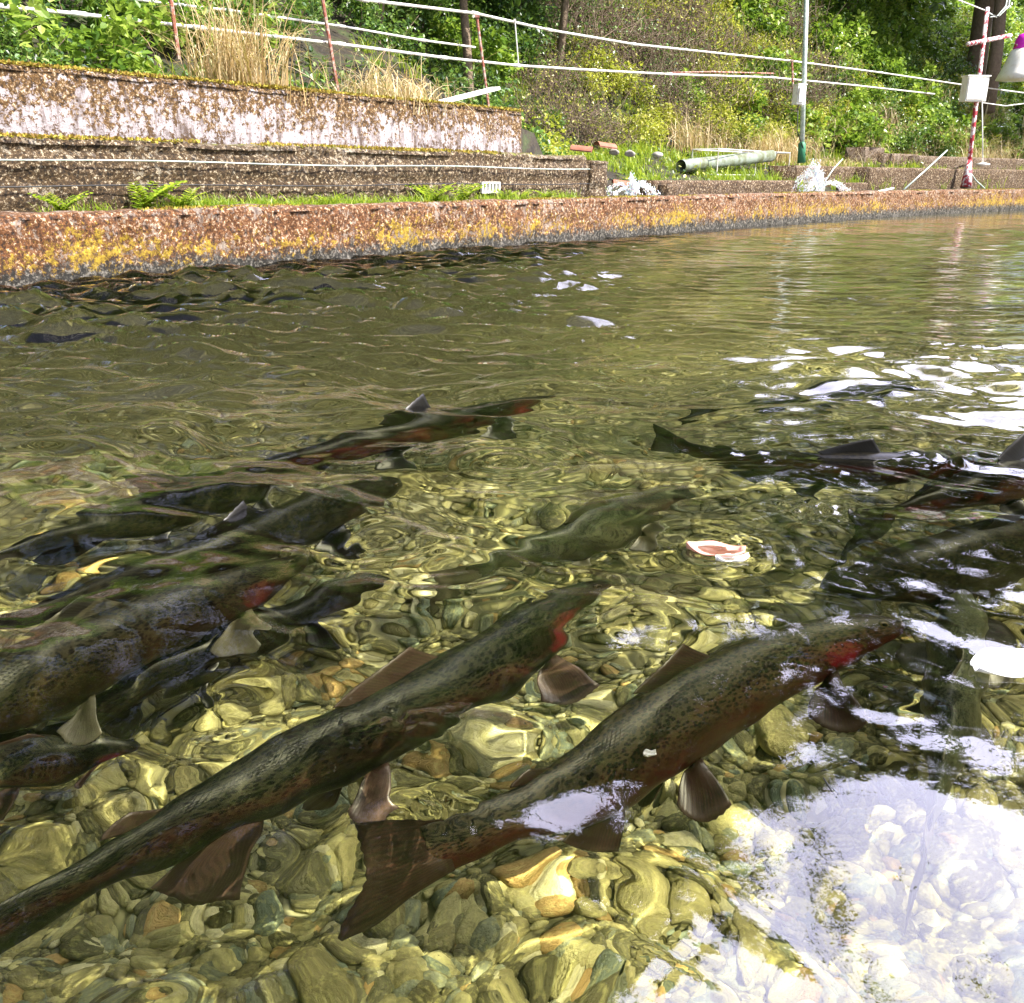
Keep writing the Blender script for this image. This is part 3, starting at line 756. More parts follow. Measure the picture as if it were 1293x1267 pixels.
for (x0, y0, x1, y1, lab) in [(213, -20, 226, 75, 'red post behind the tall straw grass'), (404, -20, 427, 118, 'reddish post left of the lower dry grass'), (602, 20, 617, 135, 'thin rusty post behind the leaning plank'),
                              (650, 25, 655, 85, 'pale short upright between the two white rails'), (1000, 76, 1002, 132, 'short brown post beside the white meter box')]:
    P = [fence_pt(x0, y0, 2.05), fence_pt(x1, y1, 2.05)]; mb = MB(); a, b = P[1], P[0]; w_ = .016 if x0 != 650 else .008
    mb.tube([Vector((0, 0, 0)), b - a], w_, 6); mb.box((b - a) * .99, (w_ * 3, w_ * 3, .02))
    o = mb.build('fence_post', m_rust if x0 != 650 else m_metalwhite); o.location = a; tag(o, lab, 'post', 'fence posts')
# leaning plank
a = fence_pt(538, 134, 1.25); b = fence_pt(626, 112, 1.6); c = (a + b) / 2; L_ = (b - a).length
rot = (b - a).to_track_quat('X', 'Z').to_matrix(); mb = MB(); mb.box((0, 0, 0), (L_, .10, .03), rot=rot)
o = mb.build('plank', m_plank); o.location = c
bv = o.modifiers.new('bevel', 'BEVEL'); bv.width = .004
tag(o, 'white painted plank leaning on the end of the pale wall', 'plank')
# slotted plate on the block wall
q = fence_pt(617, 237, .49); tdir = (st_to_xy(ground_at(620, 0, .49)[1] + .3, .5) - st_to_xy(ground_at(620, 0, .49)[1] - .3, .5)).normalized(); rz = math.atan2(tdir.y, tdir.x)
r = empty('slotted_plate', q, rz); tag(r, 'small white plate with dark slots fixed to the block wall', 'plate')
W_ = .24; mb = MB(); mb.box((0, -.02, .038), (W_, .02, .012)); mb.box((0, -.02, -.038), (W_, .02, .012))
for k in range(6): mb.box((-W_ / 2 + .008 + k * (W_ - .016) / 5, -.02, 0), (.014, .02, .064))
mb.build('frame', m_white, r)
mb = MB(); mb.box((0, -.006, 0), (W_ - .01, .006, .07)); mb.build('backing', m_black, r)
# thin cables along the block wall
for y_off, lab, z in ((0, 'upper thin cable stretched along the block wall', .60), (1, 'lower thin cable stretched along the block wall', .47)):
    Q = resample(offset(blk, -.035), .4); c = Q[0].copy(); mb = MB(); mb.tube([Vector((p.x, p.y, z + .006 * math.sin(i))) - c for i, p in enumerate(Q)], .004, 5)
    o = mb.build('cable', m_black if y_off else m_galv, smooth=True); o.location = c; tag(o, lab, 'cable', 'cables on the block wall')

# ---------------------------------------------------------------- tall white pole with box
def column_at(px, py, t_): q, _ = ground_at(px, 0, t_); d = math.hypot(q.x, q.y); return at_d(px, py, d)
base = column_at(1012, 205, 1.45); top = column_at(1020, -60, 1.45) - base
r = empty('utility_pole', base); tag(r, 'tall white pole with green foot standing on the dark block', 'pole')
mb = MB(); mb.tube([Vector((0, 0, 0)), top * .5, top], .036, 14); mb.build('shaft', m_galv, r, smooth=True)
mb = MB(); mb.tube([Vector((0, 0, -.01)), top * .09, top * .10], [.062, .056, .037], 14); mb.build('green_sleeve', m_green, r, smooth=True)
bx = column_at(1009, 120, 1.42) - base; mb = MB(); mb.box(bx, (.15, .12, .27), .4); mb.box(bx + Vector((0, 0, .14)), (.17, .14, .015), .4); bo = mb.build('meter_box', m_white, r)
mb = MB(); mb.box(bx + Vector((.02, -.075, 0)), (.10, .02, .2), .4); mb.build('lid', m_white, bo)
mb = MB(); mb.tube([bx + Vector((0, 0, -.13)), bx + Vector((.02, 0, -.5)), Vector((.05, -.02, .1))], .008, 6); mb.build('cable', m_black, r, smooth=True)
# red pole with white box, arm
base = column_at(1220, 236, .75); top = column_at(1247, 10, .75) - base; L0 = top.z
r = empty('red_pole', base); tag(r, 'red and white painted pole carrying a square white box', 'pole')
mb = MB(); mb.tube([Vector((0, 0, 0)), top * .5, top], [.04, .036, .036], 12); mb.build('shaft', m_redpaint, r, smooth=True)
mb = MB(); mb.tube([Vector((0, 0, -.01)), top * .15], [.10, .045], 10); mb.build('foot', m_redpaint, r, smooth=True)
bx = column_at(1230, 113, .70) - base; mb = MB(); mb.box(bx, (.40, .18, .40), .15); mb.box(bx + Vector((0, 0, .21)), (.44, .22, .02), .15); bo = mb.build('switch_box', m_white, r)
mb = MB(); mb.box(bx + Vector((0, -.10, 0)), (.34, .02, .34), .15); mb.build('door', m_white, bo)
aa, ab = column_at(1222, 56, .75) - base, column_at(1276, 45, .75) - base
mb = MB(); mb.tube([aa, ab], .038, 10); mb.build('arm', m_redpaint, r, smooth=True)
for k in range(3):
    mb = MB(); pts = [column_at(1244 + k * 3, 14 + k * 4, .78), column_at(1258 + k * 2, 22 - k, .8), column_at(1270 + k * 2, 8, .8), column_at(1276 + k, -25, .8)]
    mb.tube([p - base for p in pts], .012, 6); mb.build('loop_cable', m_black if k % 2 else m_galv, r, smooth=True)
mb = MB(); mb.tube([column_at(x, y, .74) - base for x, y in ((1222, 213), (1232, 228), (1243, 238), (1247, 250))], .012, 6); mb.build('drop_cable', m_galv, r, smooth=True)
# cables from the pole
def wire(pts, t_, r_, mat, lab):
    P = [column_at(x, y, t_) for x, y in pts]; c = P[0].copy(); mb = MB(); mb.tube([p - c for p in P], r_, 6); o = mb.build('cable', mat, smooth=True); o.location = c; tag(o, lab, 'cable')
wire([(1195, -5), (1215, 2), (1243, 13)], .78, .010, m_metalwhite, 'white cable coming down to the top of the red pole')
wire([(1240, 130), (1270, 134), (1300, 130)], .9, .010, m_metalwhite, 'pale cable sagging right of the white box on the red pole')
# thin rod with round foot
b0 = column_at(1241, 207, 1.25); b1 = column_at(1240, 128, 1.25) - b0
r = empty('float_rod', b0); tag(r, 'thin white rod on a round dish foot behind the red pole', 'rod')
mb = MB(); mb.tube([Vector((0, 0, 0)), b1], .012, 8); mb.build('rod', m_metalwhite, r, smooth=True)
mb = MB(); mb.tube([Vector((0, 0, -.05)), Vector((0, 0, -.02)), Vector((0, 0, 0)), Vector((0, 0, .02))], [.06, .13, .13, .04], 16); mb.build('dish', m_white, r, smooth=True)
wire([(1141, 240), (1170, 214), (1196, 190)], .9, .014, m_galv, 'straight grey rod leaning against the lower step')
wire([(1040, 232), (1052, 214), (1064, 201)], .95, .010, m_galv, 'short pale rod leaning over the right splash')
wire([(1093, 246), (1110, 242), (1128, 238)], .3, .016, m_white, 'short white hose end lying on the pond wall')
# white covered float with magenta lid
b0 = column_at(1286, 100, 1.6); r = empty('feeder', b0); tag(r, 'white hooded feeder with magenta lid beside the red arm', 'feeder')
def lathe(prof, n=20, c=Vector((0, 0, 0)), wob=0.0):
    vs, fs = [], []
    for z, rad in prof:
        for k in range(n):
            a_ = 2 * math.pi * k / n; rr_ = rad * (1 + wob * math.sin(5 * a_ + z * 9)); vs.append(c + Vector((rr_ * math.cos(a_), rr_ * math.sin(a_), z)))
    for i in range(len(prof) - 1):
        for k in range(n): fs.append((i * n + k, i * n + (k + 1) % n, (i + 1) * n + (k + 1) % n, (i + 1) * n + k))
    fs += [tuple(range(n))[::-1], tuple((len(prof) - 1) * n + k for k in range(n))]
    return vs, fs
mb = MB(); mb.add(*lathe([(-.02, .42), (.1, .38), (.35, .30), (.52, .24), (.56, .2)], wob=.05)); mb.build('hood', m_white, r, smooth=True)
mb = MB(); mb.add(*lathe([(.555, .19), (.58, .20), (.74, .17), (.83, .13), (.86, .04)])); mb.build('lid', m_magenta, r, smooth=True)
mb = MB(); mb.tube([Vector((-.22, -.05, .62)), Vector((.25, -.05, .66))], .03, 8); mb.build('bracket', m_redpaint, r, smooth=True)
# leaning trunk behind
b0 = column_at(1252, 108, 3.6); tp = column_at(1272, -60, 3.6) - b0; mb = MB(); 
r = empty('tree', b0 - Vector((0, 0, .5))); tag(r, 'bare pale trunk rising behind the red pole', 'tree')
mb.tube([Vector((0, 0, -.1)), tp * .3 + Vector((.02, 0, .45)), tp * .7 + Vector((-.02, 0, .5)), tp + Vector((0, 0, .6)), tp * 2 + Vector((.2, 0, 1))], [.17, .15, .14, .13, .1], 12); mb.build('trunk', m_bark, r, smooth=True)
mb_, tw_ = bush_mesh(77, 1400, .11, (1.4, 1.4, .9), 20, 30); mb_.v = [(Vector(v) + tp * 2 + Vector((.2, 0, 1.2)))[:] for v in mb_.v]; mb_.build('crown', kinds and m_yel, r)

# ---------------------------------------------------------------- wire cage with grey pipe
c0 = column_at(905, 221, 1.7); c1 = column_at(996, 212, 1.9)
r = empty('wire_cage', c0); tag(r, 'white frame cage lying in the grass around the grey pipe', 'cage')
d = c1 - c0; d.z = 0; up = Vector((0, 0, .34)); bk = Vector((-d.y, d.x, 0)).normalized() * .4
mb = MB()
C = [Vector((0, 0, 0)), d, d + bk, bk]
for k in range(4):
    mb.tube([C[k], C[(k + 1) % 4]], .009, 5); mb.tube([C[k] + up, C[(k + 1) % 4] + up], .009, 5); mb.tube([C[k], C[k] + up], .009, 5)
mb.tube([d * .5, d * .5 + up], .009, 5); mb.build('frame', m_metalwhite, r)
a = column_at(860, 210, 1.95); b = column_at(974, 197, 1.75); r = empty('drain_pipe', a); tag(r, 'fat grey drain pipe with a dark open end in the grass', 'pipe')
mb = MB(); dd = b - a; ax = dd.normalized(); n_ = 20; e1 = ax.cross(Vector((0, 0, 1))).normalized(); e2 = e1.cross(ax); vs, fs = [], []
for (s_, rad) in ((0, .085), (1, .085), (1, .07), (.8, .07)):
    for k in range(n_): vs.append(dd * s_ + (e1 * math.cos(2 * math.pi * k / n_) + e2 * math.sin(2 * math.pi * k / n_)) * rad)
for i in range(3):
    for k in range(n_): fs.append((i * n_ + k, i * n_ + (k + 1) % n_, (i + 1) * n_ + (k + 1) % n_, (i + 1) * n_ + k))
mb.add(vs, fs); mb.build('tube', m_greypipe, r, smooth=True)
mb = MB(); mb.add([dd * .85 + (e1 * math.cos(2 * math.pi * k / n_) + e2 * math.sin(2 * math.pi * k / n_)) * .0698 for k in range(n_)], [tuple(range(n_))]); mb.build('bore_shade', m_black, r)  # black disc painted in for the shade inside the open end

# clay tiles and stones on the bank
for (px, py, t_, rz_, lab) in [(765, 180, 1.35, .5, 'red clay tile lying on the grassy corner below the slope'), (788, 228, .60, .1, 'red clay tile above the left splash'), (735, 184, 1.3, -.2, 'broken clay tile at the end of the block wall')]:
    q = column_at(px, py, t_); mb = MB()
    n_ = 8; vs, fs = [], []
    for zz in (0, -.018):
        for k in range(n_ + 1):
            a_ = math.pi * (.2 + .6 * k / n_)
            for yy in (-.17, .17): vs.append(Vector((yy, math.cos(a_) * .12, math.sin(a_) * .12 - .08 + zz)))
    for k in range(n_):
        fs.append((2 * k, 2 * k + 1, 2 * k + 3, 2 * k + 2)); o_ = 2 * (n_ + 1); fs.append((o_ + 2 * k, o_ + 2 * k + 2, o_ + 2 * k + 3, o_ + 2 * k + 1))
    mb.add(vs, fs); o = mb.build('clay_tile', m_clay); o.location = q - Vector((0, 0, .03)); o.scale = (.7, .7, .7); o.rotation_euler = (.2, .1, rz_); tag(o, lab, 'tile', 'clay tiles')
m_pale, t, out = new_mat('pale_rock'); principled(t, out, t.mix(t.noise(t.pos(), 14, 5), (.12, .10, .09), (.50, .47, .43)), .8)
for (px, py, t_, s_, lab) in [(776, 192, 1.3, .06, 'pale rock left of its twin on the grassy corner'), (796, 194, 1.35, .065, 'pale rock right of its twin on the grassy corner'), (830, 196, 1.7, .07, 'brown rock half hidden in the grass below the slope')]:
    vs, fs = STONES[int(px) % 10]; o = mesh_obj('rock', [v * s_ for v in vs], fs, m_pale, loc=column_at(px, py, t_)); tag(o, lab, 'rock', 'rocks on the bank')
# rough stub of brick wall between the block wall and the left splash
tag(wall_mesh('brick_stub', path_cut(offset(BASE, .60), 742, 768), .3, .68, .35, m_block, .03, .03, courses=.12, seed=22), 'crumbling corner of the block wall beside the left splash', 'wall')
# concrete spillways
for (px0, px1, lab) in [(838, 862, 'small wet concrete outlet right of the left splash'), (1060, 1092, 'wet concrete outlet right of the right splash')]:
    pp = path_cut(offset(BASE, .45), px0, px1)
    o = tag(wall_mesh('outlet', pp, .3, .455 if px0 < 1000 else .47, .12, m_step, .006, .03, seed=23), lab, 'outlet', 'concrete outlets')

# ---------------------------------------------------------------- splashing water
m_foam, t, out = new_mat('white_water')
pr = principled(t, out, (.92, .93, .96), .15, None); pr.inputs['Subsurface Weight'].default_value = .3
def splash(px, py, w_, h_, n, seed, lab):
    q = column_at(px, py, .38); r2 = random.Random(seed); mb = MB(); ico = SMALL[0]
    r = empty('splash', q); tag(r, lab, 'splash', 'splashing inlets')
    bm = bmesh.new(); bmesh.ops.create_icosphere(bm, subdivisions=1, radius=1); IV = [v.co.copy() for v in bm.verts]; IF = [tuple(v.index for v in f.verts) for f in bm.faces]; bm.free()
    jets = [(max(-1.3, min(1.3, r2.gauss(0, .75))) * w_, r2.uniform(-.5, .5) * w_, r2.uniform(.35, 1.0)) for _ in range(11)]
    for i in range(n):
        # a droplet somewhere along a thrown jet, drawn out along its flight
        jx, jy, jz = jets[r2.randrange(11)]; vx, vy = jx + r2.gauss(0, .10) * w_, jy + r2.gauss(0, .1) * w_; vz = jz * r2.uniform(.75, 1.05)
        f_ = r2.random() ** .9; x_, y_, z_ = vx * f_, vy * f_, h_ * vz * 4 * f_ * (1 - f_) * (1.0 if f_ < .5 else .9)
        s_ = r2.uniform(.0014, .0045)
        dr = Vector((vx, vy, h_ * vz * 4 * (1 - 2 * f_))).normalized(); m = dr.to_track_quat('Z', 'Y').to_matrix(); el_ = r2.uniform(1.2, 5)
        mb.add([Vector((x_, y_, z_)) + m @ Vector((v.x * s_, v.y * s_, v.z * s_ * el_)) for v in IV], IF)
    mb.build('droplets', m_foam, r, smooth=True)
    mb = MB(); vs, fs = [], []; nn = 26
    for i in range(nn):
        for j in range(nn):
            u, v = i / (nn - 1) * 2 - 1, j / (nn - 1) * 2 - 1; rr_ = math.hypot(u, v)
            vs.append(Vector((u * w_ * 1.1, v * w_ * .4, h_ * .04 * max(0, 1 - rr_) ** .8 + .02 * noise.noise(Vector((u * 7, v * 7, seed))) - .02)))
    for i in range(nn - 1):
        for j in range(nn - 1): a_ = i * nn + j; fs.append((a_, a_ + nn, a_ + nn + 1, a_ + 1))
    mb.add(vs, fs); mb.build('foam', m_foam, r, smooth=True)
splash(797, 248, .24, .22, 1800, 1, 'white water splashing up at the left inlet')
splash(1032, 244, .30, .42, 2600, 2, 'taller white water splash below the white pole')

# ---------------------------------------------------------------- floating bits
def pond_leaf(px, py, L_, W_, rz_, mat, name, lab, cat, curl=.25):
    q = at_z(px, py, 0.0); q.z = .006; vs, fs = [], []; n_, m_ = 14, 6
    for i in range(n_ + 1):
        u = i / n_; wd = math.sin(math.pi * min(1, u * .93 + .03)) ** .7
        for j in range(m_ + 1):
            v = j / m_ * 2 - 1; vs.append(Vector(((u - .5) * L_, v * wd * W_ / 2, curl * W_ * (v * v * .6 + (2 * u - 1) ** 2 * .5) - .004 + .002 * math.sin(9 * u + 4 * v))))
    for i in range(n_):
        for j in range(m_): a_ = i * (m_ + 1) + j; fs.append((a_, a_ + m_ + 1, a_ + m_ + 2, a_ + 1))
    o = mesh_obj(name, vs, fs, mat, loc=q); o.rotation_euler = (0, 0, rz_)
    sl = o.modifiers.new('s', 'SOLIDIFY'); sl.thickness = .0012; tag(o, lab, cat); return o
m_petal, t, out = new_mat('pink_petal'); principled(t, out, t.mix(t.noise(t.coord('Object'), 60, 3), (.62, .22, .15), (.75, .42, .34)), .3)
m_pw, t, out = new_mat('white_feather_and_glint'); principled(t, out, (.85, .83, .8), .4)
pond_leaf(903, 701, .080, .050, -.3, m_petal, 'petal', 'pink petal floating above the spotted trout', 'petal')
pond_leaf(924, 711, .046, .020, .1, m_pw, 'petal', 'curled white sheet against the pink petal, standing for a reflection', 'petal', .5)  # white sheet stands in for the ring reflection beside the pink petal
pond_leaf(540, 341, .16, .06, .2, m_pw, 'feather', 'small white feather drifting near the far wall', 'feather')
pond_leaf(1276, 841, .10, .06, .3, m_pw, 'petal', 'white sheet at the right edge, standing for reflected sky', 'petal', .1)  # white sheet stands in for sky mirrored on a wave
pond_leaf(820, 968 - 10, .012, .01, .3, m_pw, 'scale', 'tiny white fleck floating over the spotted trout', 'fleck')
# twig poking out of the water
q = under(1062, 1040, -.02); mb = MB(); mb.tube([Vector((0, 0, 0)), Vector((-.006, .01, .012)), Vector((-.012, .02, .02))], [.0015, .001, .0006], 5); mb.tube([Vector((0, 0, 0)), Vector((-.002, .012, .010)), Vector((-.007, .02, .012))], [.0012, .001, .0005], 5)
o = mb.build('twig', m_black, smooth=True); o.location = (q.x, q.y, .0); tag(o, 'tiny dark forked twig poking out of the bright water', 'twig')

# ---------------------------------------------------------------- tall trees beyond: they shade the slope's mirror image in the water
def tree(x, y, z0, H_, rad, seed, lab, n=5200, lsz=.34, crown_lo=.12):
    rr_ = random.Random(seed); r = empty('tree', (x, y, z0)); tag(r, lab, 'tree', 'tall trees on the slope')
    mb = MB(); top = Vector((rr_.gauss(0, .4), rr_.gauss(0, .4), H_ * .9)); mb.tube([Vector((0, 0, -.5)), top * .3, top * .65, top], [H_ * .014, H_ * .012, H_ * .008, H_ * .003], 10)
    cl = []
    for i in range(26):
        f_ = rr_.uniform(crown_lo, .95); a_ = rr_.uniform(0, 6.28); L_ = rad * (1.05 - f_ * .65) * rr_.uniform(.5, 1.1)
        e = top * f_ + Vector((math.cos(a_) * L_, math.sin(a_) * L_, L_ * .25)); mb.tube([top * f_, (top * f_ + e) / 2 + Vector((0, 0, .2)), e], [.08, .05, .02], 6, False)
        cl += [(e, rr_.uniform(.7, 1.3) * rad * .36, rr_.random()), ((top * f_ + e) / 2, rad * .32, rr_.random())]
    mb.build('trunk', m_bark, r, smooth=True); mb = MB()
    for i in range(n):
        c, ra, tone = cl[rr_.randrange(len(cl))]; q = c + rvec(rr_) * ra * rr_.random() ** .4; s_ = lsz * rr_.uniform(.6, 1.2)
        leaf(mb, q, rvec(rr_), (Vector((0, 0, 1)) + rvec(rr_) * .8).normalized(), s_, s_ * .75, tone * .5 + rr_.random() * .5)
    mb.build('crown', m_ivy, r); return r
TREES = [(-62, 54, 5.5), (-46, 58, 5.5), (-30, 62, 5.5), (-14, 64, 5.5), (-1, 64, 5), (7, 64, 4.6), (12, 50, 2.8), (18, 41, 2.8), (25, 33, 3.2), (31, 33, 3.0), (39, 32, 3.2), (-9, 66, 6), (3, 66, 4.6)]
for i, (az, el, ra) in enumerate(TREES):
    # walk out along the bearing until the slope is high enough to hide the foot of the tree
    d_ = 9.0
    while d_ < 30:
        x_, y_ = d_ * math.sin(R(az)), d_ * math.cos(R(az))
        k = min(range(len(BL)), key=lambda j: (bl[j][0] - x_) ** 2 + (bl[j][1] - y_) ** 2); t_ = math.hypot(bl[k][0] - x_, bl[k][1] - y_)
        side = (x_ - bl[k][0]) * bnv[k][0] + (y_ - bl[k][1]) * bnv[k][1]
        if t_ > 7.0 and side > 0 and k not in (0, len(BL) - 1): break
        d_ += .5
    z0 = (ter_z(k * .25, t_) - .2) if d_ < 30 else .1; H_ = d_ * math.tan(R(el)) - z0 + HC
    tree(x_, y_, z0, H_, ra * min(d_, 17) / 14, 500 + i, 'tall dense evergreen on the slope, its top outside the view', n=12000, lsz=.26 * min(d_, 16) / 14, crown_lo=.08 if el > 40 else .30)
# small trees added so their unseen crowns shade the slope behind the fence
for px_, t_, H_, sd_, lab in [(600, 3.3, 4.6, 901, 'slender tree added to shade the slope behind the middle of the fence'), (470, 3.6, 4.8, 902, 'slim tree added to shade the slope behind the lower dry grass'), (700, 4.4, 4.8, 903, 'slim tree added among the brown twigs to shade the slope')]:
    q, s_ = ground_at(px_, 0, t_)
    o = tree(q.x, q.y, q.z - .1, H_, 2.0, sd_, lab, n=3600, lsz=.15, crown_lo=.50)

# ---------------------------------------------------------------- trout
def fish_mat(name, back, side, red, belly, spots=1.0, redamt=1.0, redlo=.46, redhi=.74, wet=.38):
    m, t, out = new_mat(name); uv = t.sep(t.node('ShaderNodeUVMap').outputs[0]); u, v = uv[0], uv[1]
    ob = t.node('ShaderNodeUVMap').outputs[0]
    sv = t.comb(t.math('MULTIPLY', u, 1.0), t.math('MULTIPLY', v, .42), 0.0)
    nz = t.math('MULTIPLY', t.math('SUBTRACT', t.noise(sv, 14, 5), .5), .3)
    vv = t.math('ADD', v, nz)
    c = t.ramp(vv, [(.0, back), (.28, back), (.45, side), (.8, side), (.95, belly)])
    band = t.math('MULTIPLY', t.ramp(vv, [(redlo - .06, 0.0), (redlo + .03, 1.0), (redhi - .04, 1.0), (redhi + .06, 0.0)]), redamt * .85)
    c = t.mix(band, c, red)
    c = t.mix(t.ramp(t.noise(sv, 60, 4), [(.45, 0.0), (.7, .35)]), c, (.01, .01, .008))
    # gill cover: a vivid cheek
    gu = t.math('DIVIDE', t.math('SUBTRACT', u, .165), .055); gv = t.math('DIVIDE', t.math('SUBTRACT', v, .60), .17)
    gr = t.math('ADD', t.math('ADD', t.math('MULTIPLY', gu, gu), t.math('MULTIPLY', gv, gv)), t.math('MULTIPLY', t.math('SUBTRACT', t.noise(sv, 50, 4), .5), 1.8))
    c = t.mix(t.math('MULTIPLY', t.ramp(gr, [(.5, 1.0), (1.2, 0.0)]), min(1, redamt)), c, (min(1, red[0] * 2.2 + .03), red[1] * .9, red[2] * 1.2 + .005))
    # spots: dark dots with a paler net between them on back and flank
    d = t.voro(t.comb(u, t.math('MULTIPLY', v, .34), 0.0), 104); msk = t.ramp(v, [(.50, 1.0), (.66, 0.0)])
    ring = t.math('MULTIPLY', t.ramp(d, [(.40, 0.0), (.55, 1.0)]), t.math('MULTIPLY', msk, .55 * spots))
    c = t.mix(ring, c, (side[0] * 1.3 + .031, side[1] * 1.3 + .027, side[2] * 1.3 + .015))
    dot_ = t.math('MULTIPLY', t.ramp(d, [(.36, 1.0), (.44, 0.0)]), t.math('MULTIPLY', msk, spots))
    c = t.mix(dot_, c, (.004, .004, .004))
    # mouth line and eye rim darkening of the skin pattern
    ml = t.math('ABSOLUTE', t.math('SUBTRACT', v, .58)); mm = t.math('MULTIPLY', t.ramp(ml, [(.012, 1.0), (.03, 0.0)]), t.ramp(u, [(.075, 1.0), (.085, 0.0)]))
    c = t.mix(mm, c, (.01, .008, .006))
    principled(t, out, c, wet, t.bump(t.voro(sv, 320), .12, .001), **{'Specular_IOR_Level': .12})
    return m
def fin_mat(name, col, edge, dark):
    m, t, out = new_mat(name); uv = t.sep(t.node('ShaderNodeUVMap').outputs[0])
    st = t.math('SINE', t.math('MULTIPLY', uv[0], 130.0)); f_ = t.ramp(t.math('ADD', t.math('MULTIPLY', st, .5), .5), [(.3, 0.0), (.7, 1.0)])
    c = t.mix(t.math('MULTIPLY', f_, .75), col, dark); c = t.mix(t.ramp(uv[1], [(.75, 0.0), (1.0, .8)]), c, edge)
    pr = t.n.new('ShaderNodeBsdfPrincipled'); t.l.new(c, pr.inputs[0]); pr.inputs['Roughness'].default_value = .4
    tr = t.node('ShaderNodeBsdfTranslucent', inp={0: c})
    t.l.new(t.node('ShaderNodeMixShader', inp={0: .35, 1: pr.outputs[0], 2: tr.outputs[0]}).outputs[0], out.inputs[0]); return m
def catmull(P, n):
    P = [P[0] * 2 - P[1]] + P + [P[-1] * 2 - P[-2]]; out = []
    for i in range(1, len(P) - 2):
        for k in range(n):
            f_ = k / n; a, b, c, d = P[i - 1:i + 3]
            out.append(.5 * ((2 * b) + (c - a) * f_ + (2 * a - 5 * b + 4 * c - d) * f_ ** 2 + (3 * b - a - 3 * c + d) * f_ ** 3))
    out.append(P[-2]); return out
PROF = [(0, .008), (.012, .022), (.03, .034), (.06, .048), (.1, .061), (.15, .074), (.2, .084), (.28, .094), (.38, .1), (.5, .098), (.6, .088), (.7, .072), (.8, .052), (.88, .040), (.94, .037), (1.0, .042)]
def prof(u):
    for (a, x), (b, y) in zip(PROF, PROF[1:]):
        if u <= b: f_ = (u - a) / (b - a); f_ = f_; return x + (y - x) * f_
    return PROF[-1][1]
def m_eye_make():
    m, t, out = new_mat('fish_eye'); uv = t.sep(t.node('ShaderNodeUVMap').outputs[0])
    principled(t, out, t.ramp(uv[0], [(.38, (.004, .004, .004)), (.42, (.16, .12, .05)), (.8, (.12, .10, .05)), (.9, (.03, .03, .02))]), .08); return m
M_EYE = m_eye_make()
def trout(name, spine_px, z, label, bm_, fm_, fat=1.0, lean=0.0, tail_px=None, zs=None, dorsal=1.0, pect=1.0, tail_size=1.0, widen=.56, group='trout in the pond', fins=('dorsal', 'adipose', 'pect', 'pelvic', 'anal', 'tail'), tail_tilt=0.0):
    n0 = len(spine_px); zz = zs or [z] * n0
    P = [under(x, y, z_) for (x, y), z_ in zip(spine_px, zz)]
    P = catmull(P, 12); L_ = sum((b - a).length for a, b in zip(P, P[1:])); P = resample(P, L_ / 64)
    n = len(P) - 1; org = P[n // 2].copy(); loc = org.copy()
    T = [(P[max(i - 1, 0)] - P[min(i + 1, n)]).normalized() for i in range(n + 1)]       # towards the snout
    Rt, Up = [], []
    for i in range(n + 1):
        r_ = T[i].cross(Vector((0, 0, 1))).normalized(); u_ = r_.cross(T[i]).normalized()
        Rt.append(r_ * math.cos(lean) + u_ * math.sin(lean)); Up.append(u_ * math.cos(lean) - r_ * math.sin(lean))
    root = empty(name, loc); tag(root, label, 'fish', group)
    NA = 32; vs, fs, uvs = [], [], []
    def sect(i, a):
        u = i / n; h = prof(u) * L_ * fat * 1.34; wd = h * (widen + (.22 * max(0, 1 - u / .12))) * (1.0 if u < .75 else 1 - .55 * (u - .75) / .25)
        s_, c_ = math.sin(a), math.cos(a)          # a = 0 at the back
        yy = c_ * h; ww = s_ * wd
        if c_ > 0: yy *= .92; ww *= (abs(s_) ** .1 if s_ else 1)
        else: yy *= 1.06
        # gill cover edge: a plate standing slightly proud, then a groove
        if .08 < u < .215: k = 1 + .035 * math.sin(math.pi * (u - .08) / .135) * max(0, -c_ + .6); ww *= k
        if .215 <= u < .235: ww *= .955
        if u > .9: ww *= 1 - .85 * (u - .9) / .1
        if u < .08 and -.42 < c_ < -.22: ww *= .90   # mouth slit
        return P[i] - org + Up[i] * yy + Rt[i] * ww
    for i in range(n + 1):
        for k in range(NA):
            a = 2 * math.pi * k / NA; vs.append(sect(i, a)); uvs.append((i / n, 1 - abs(1 - k / (NA / 2))))
    # extra seam duplicate avoided: v mirrors on both flanks
    for i in range(n):
        for k in range(NA): fs.append((i * NA + k, (i + 1) * NA + k, (i + 1) * NA + (k + 1) % NA, i * NA + (k + 1) % NA))
    fs += [tuple(range(NA)), tuple(n * NA + k for k in range(NA))[::-1]]
    receiver(mesh_obj('body', vs, fs, bm_, root, uvs=uvs))
    def fin(nm, rootA, rootB, dirA, dirB, lenA, lenB, mat=fm_, bulge=.15, wave=.0, nn=22, mm=8, notch=0.0):
        V, U, Fs = [], [], []
        nrm = (rootB - rootA).cross(dirA + dirB).normalized()
        for i in range(nn + 1):
            f_ = i / nn; b0 = rootA.lerp(rootB, f_); d = dirA.lerp(dirB, f_).normalized()
            ln = (lenA + (lenB - lenA) * f_) * (1 + bulge * math.sin(math.pi * f_) - notch * math.sin(math.pi * f_) ** 1.5) * (1 + .012 * math.sin(f_ * 60))
            for j in range(mm + 1):
                g_ = j / mm; V.append(b0 + d * ln * g_ + nrm * (wave * math.sin(g_ * 3 + f_ * 5) * ln + .0004 * math.sin(f_ * 85) * g_)); U.append((f_, g_))
        for i in range(nn):
            for j in range(mm): a = i * (mm + 1) + j; Fs.append((a, a + mm + 1, a + mm + 2, a + 1))
        o = mesh_obj(nm, V, Fs, mat, root, uvs=U); sl = o.modifiers.new('s', 'SOLIDIFY'); sl.thickness = .0014; receiver(o)
    def pt(u, a): return sect(int(u * n), a)
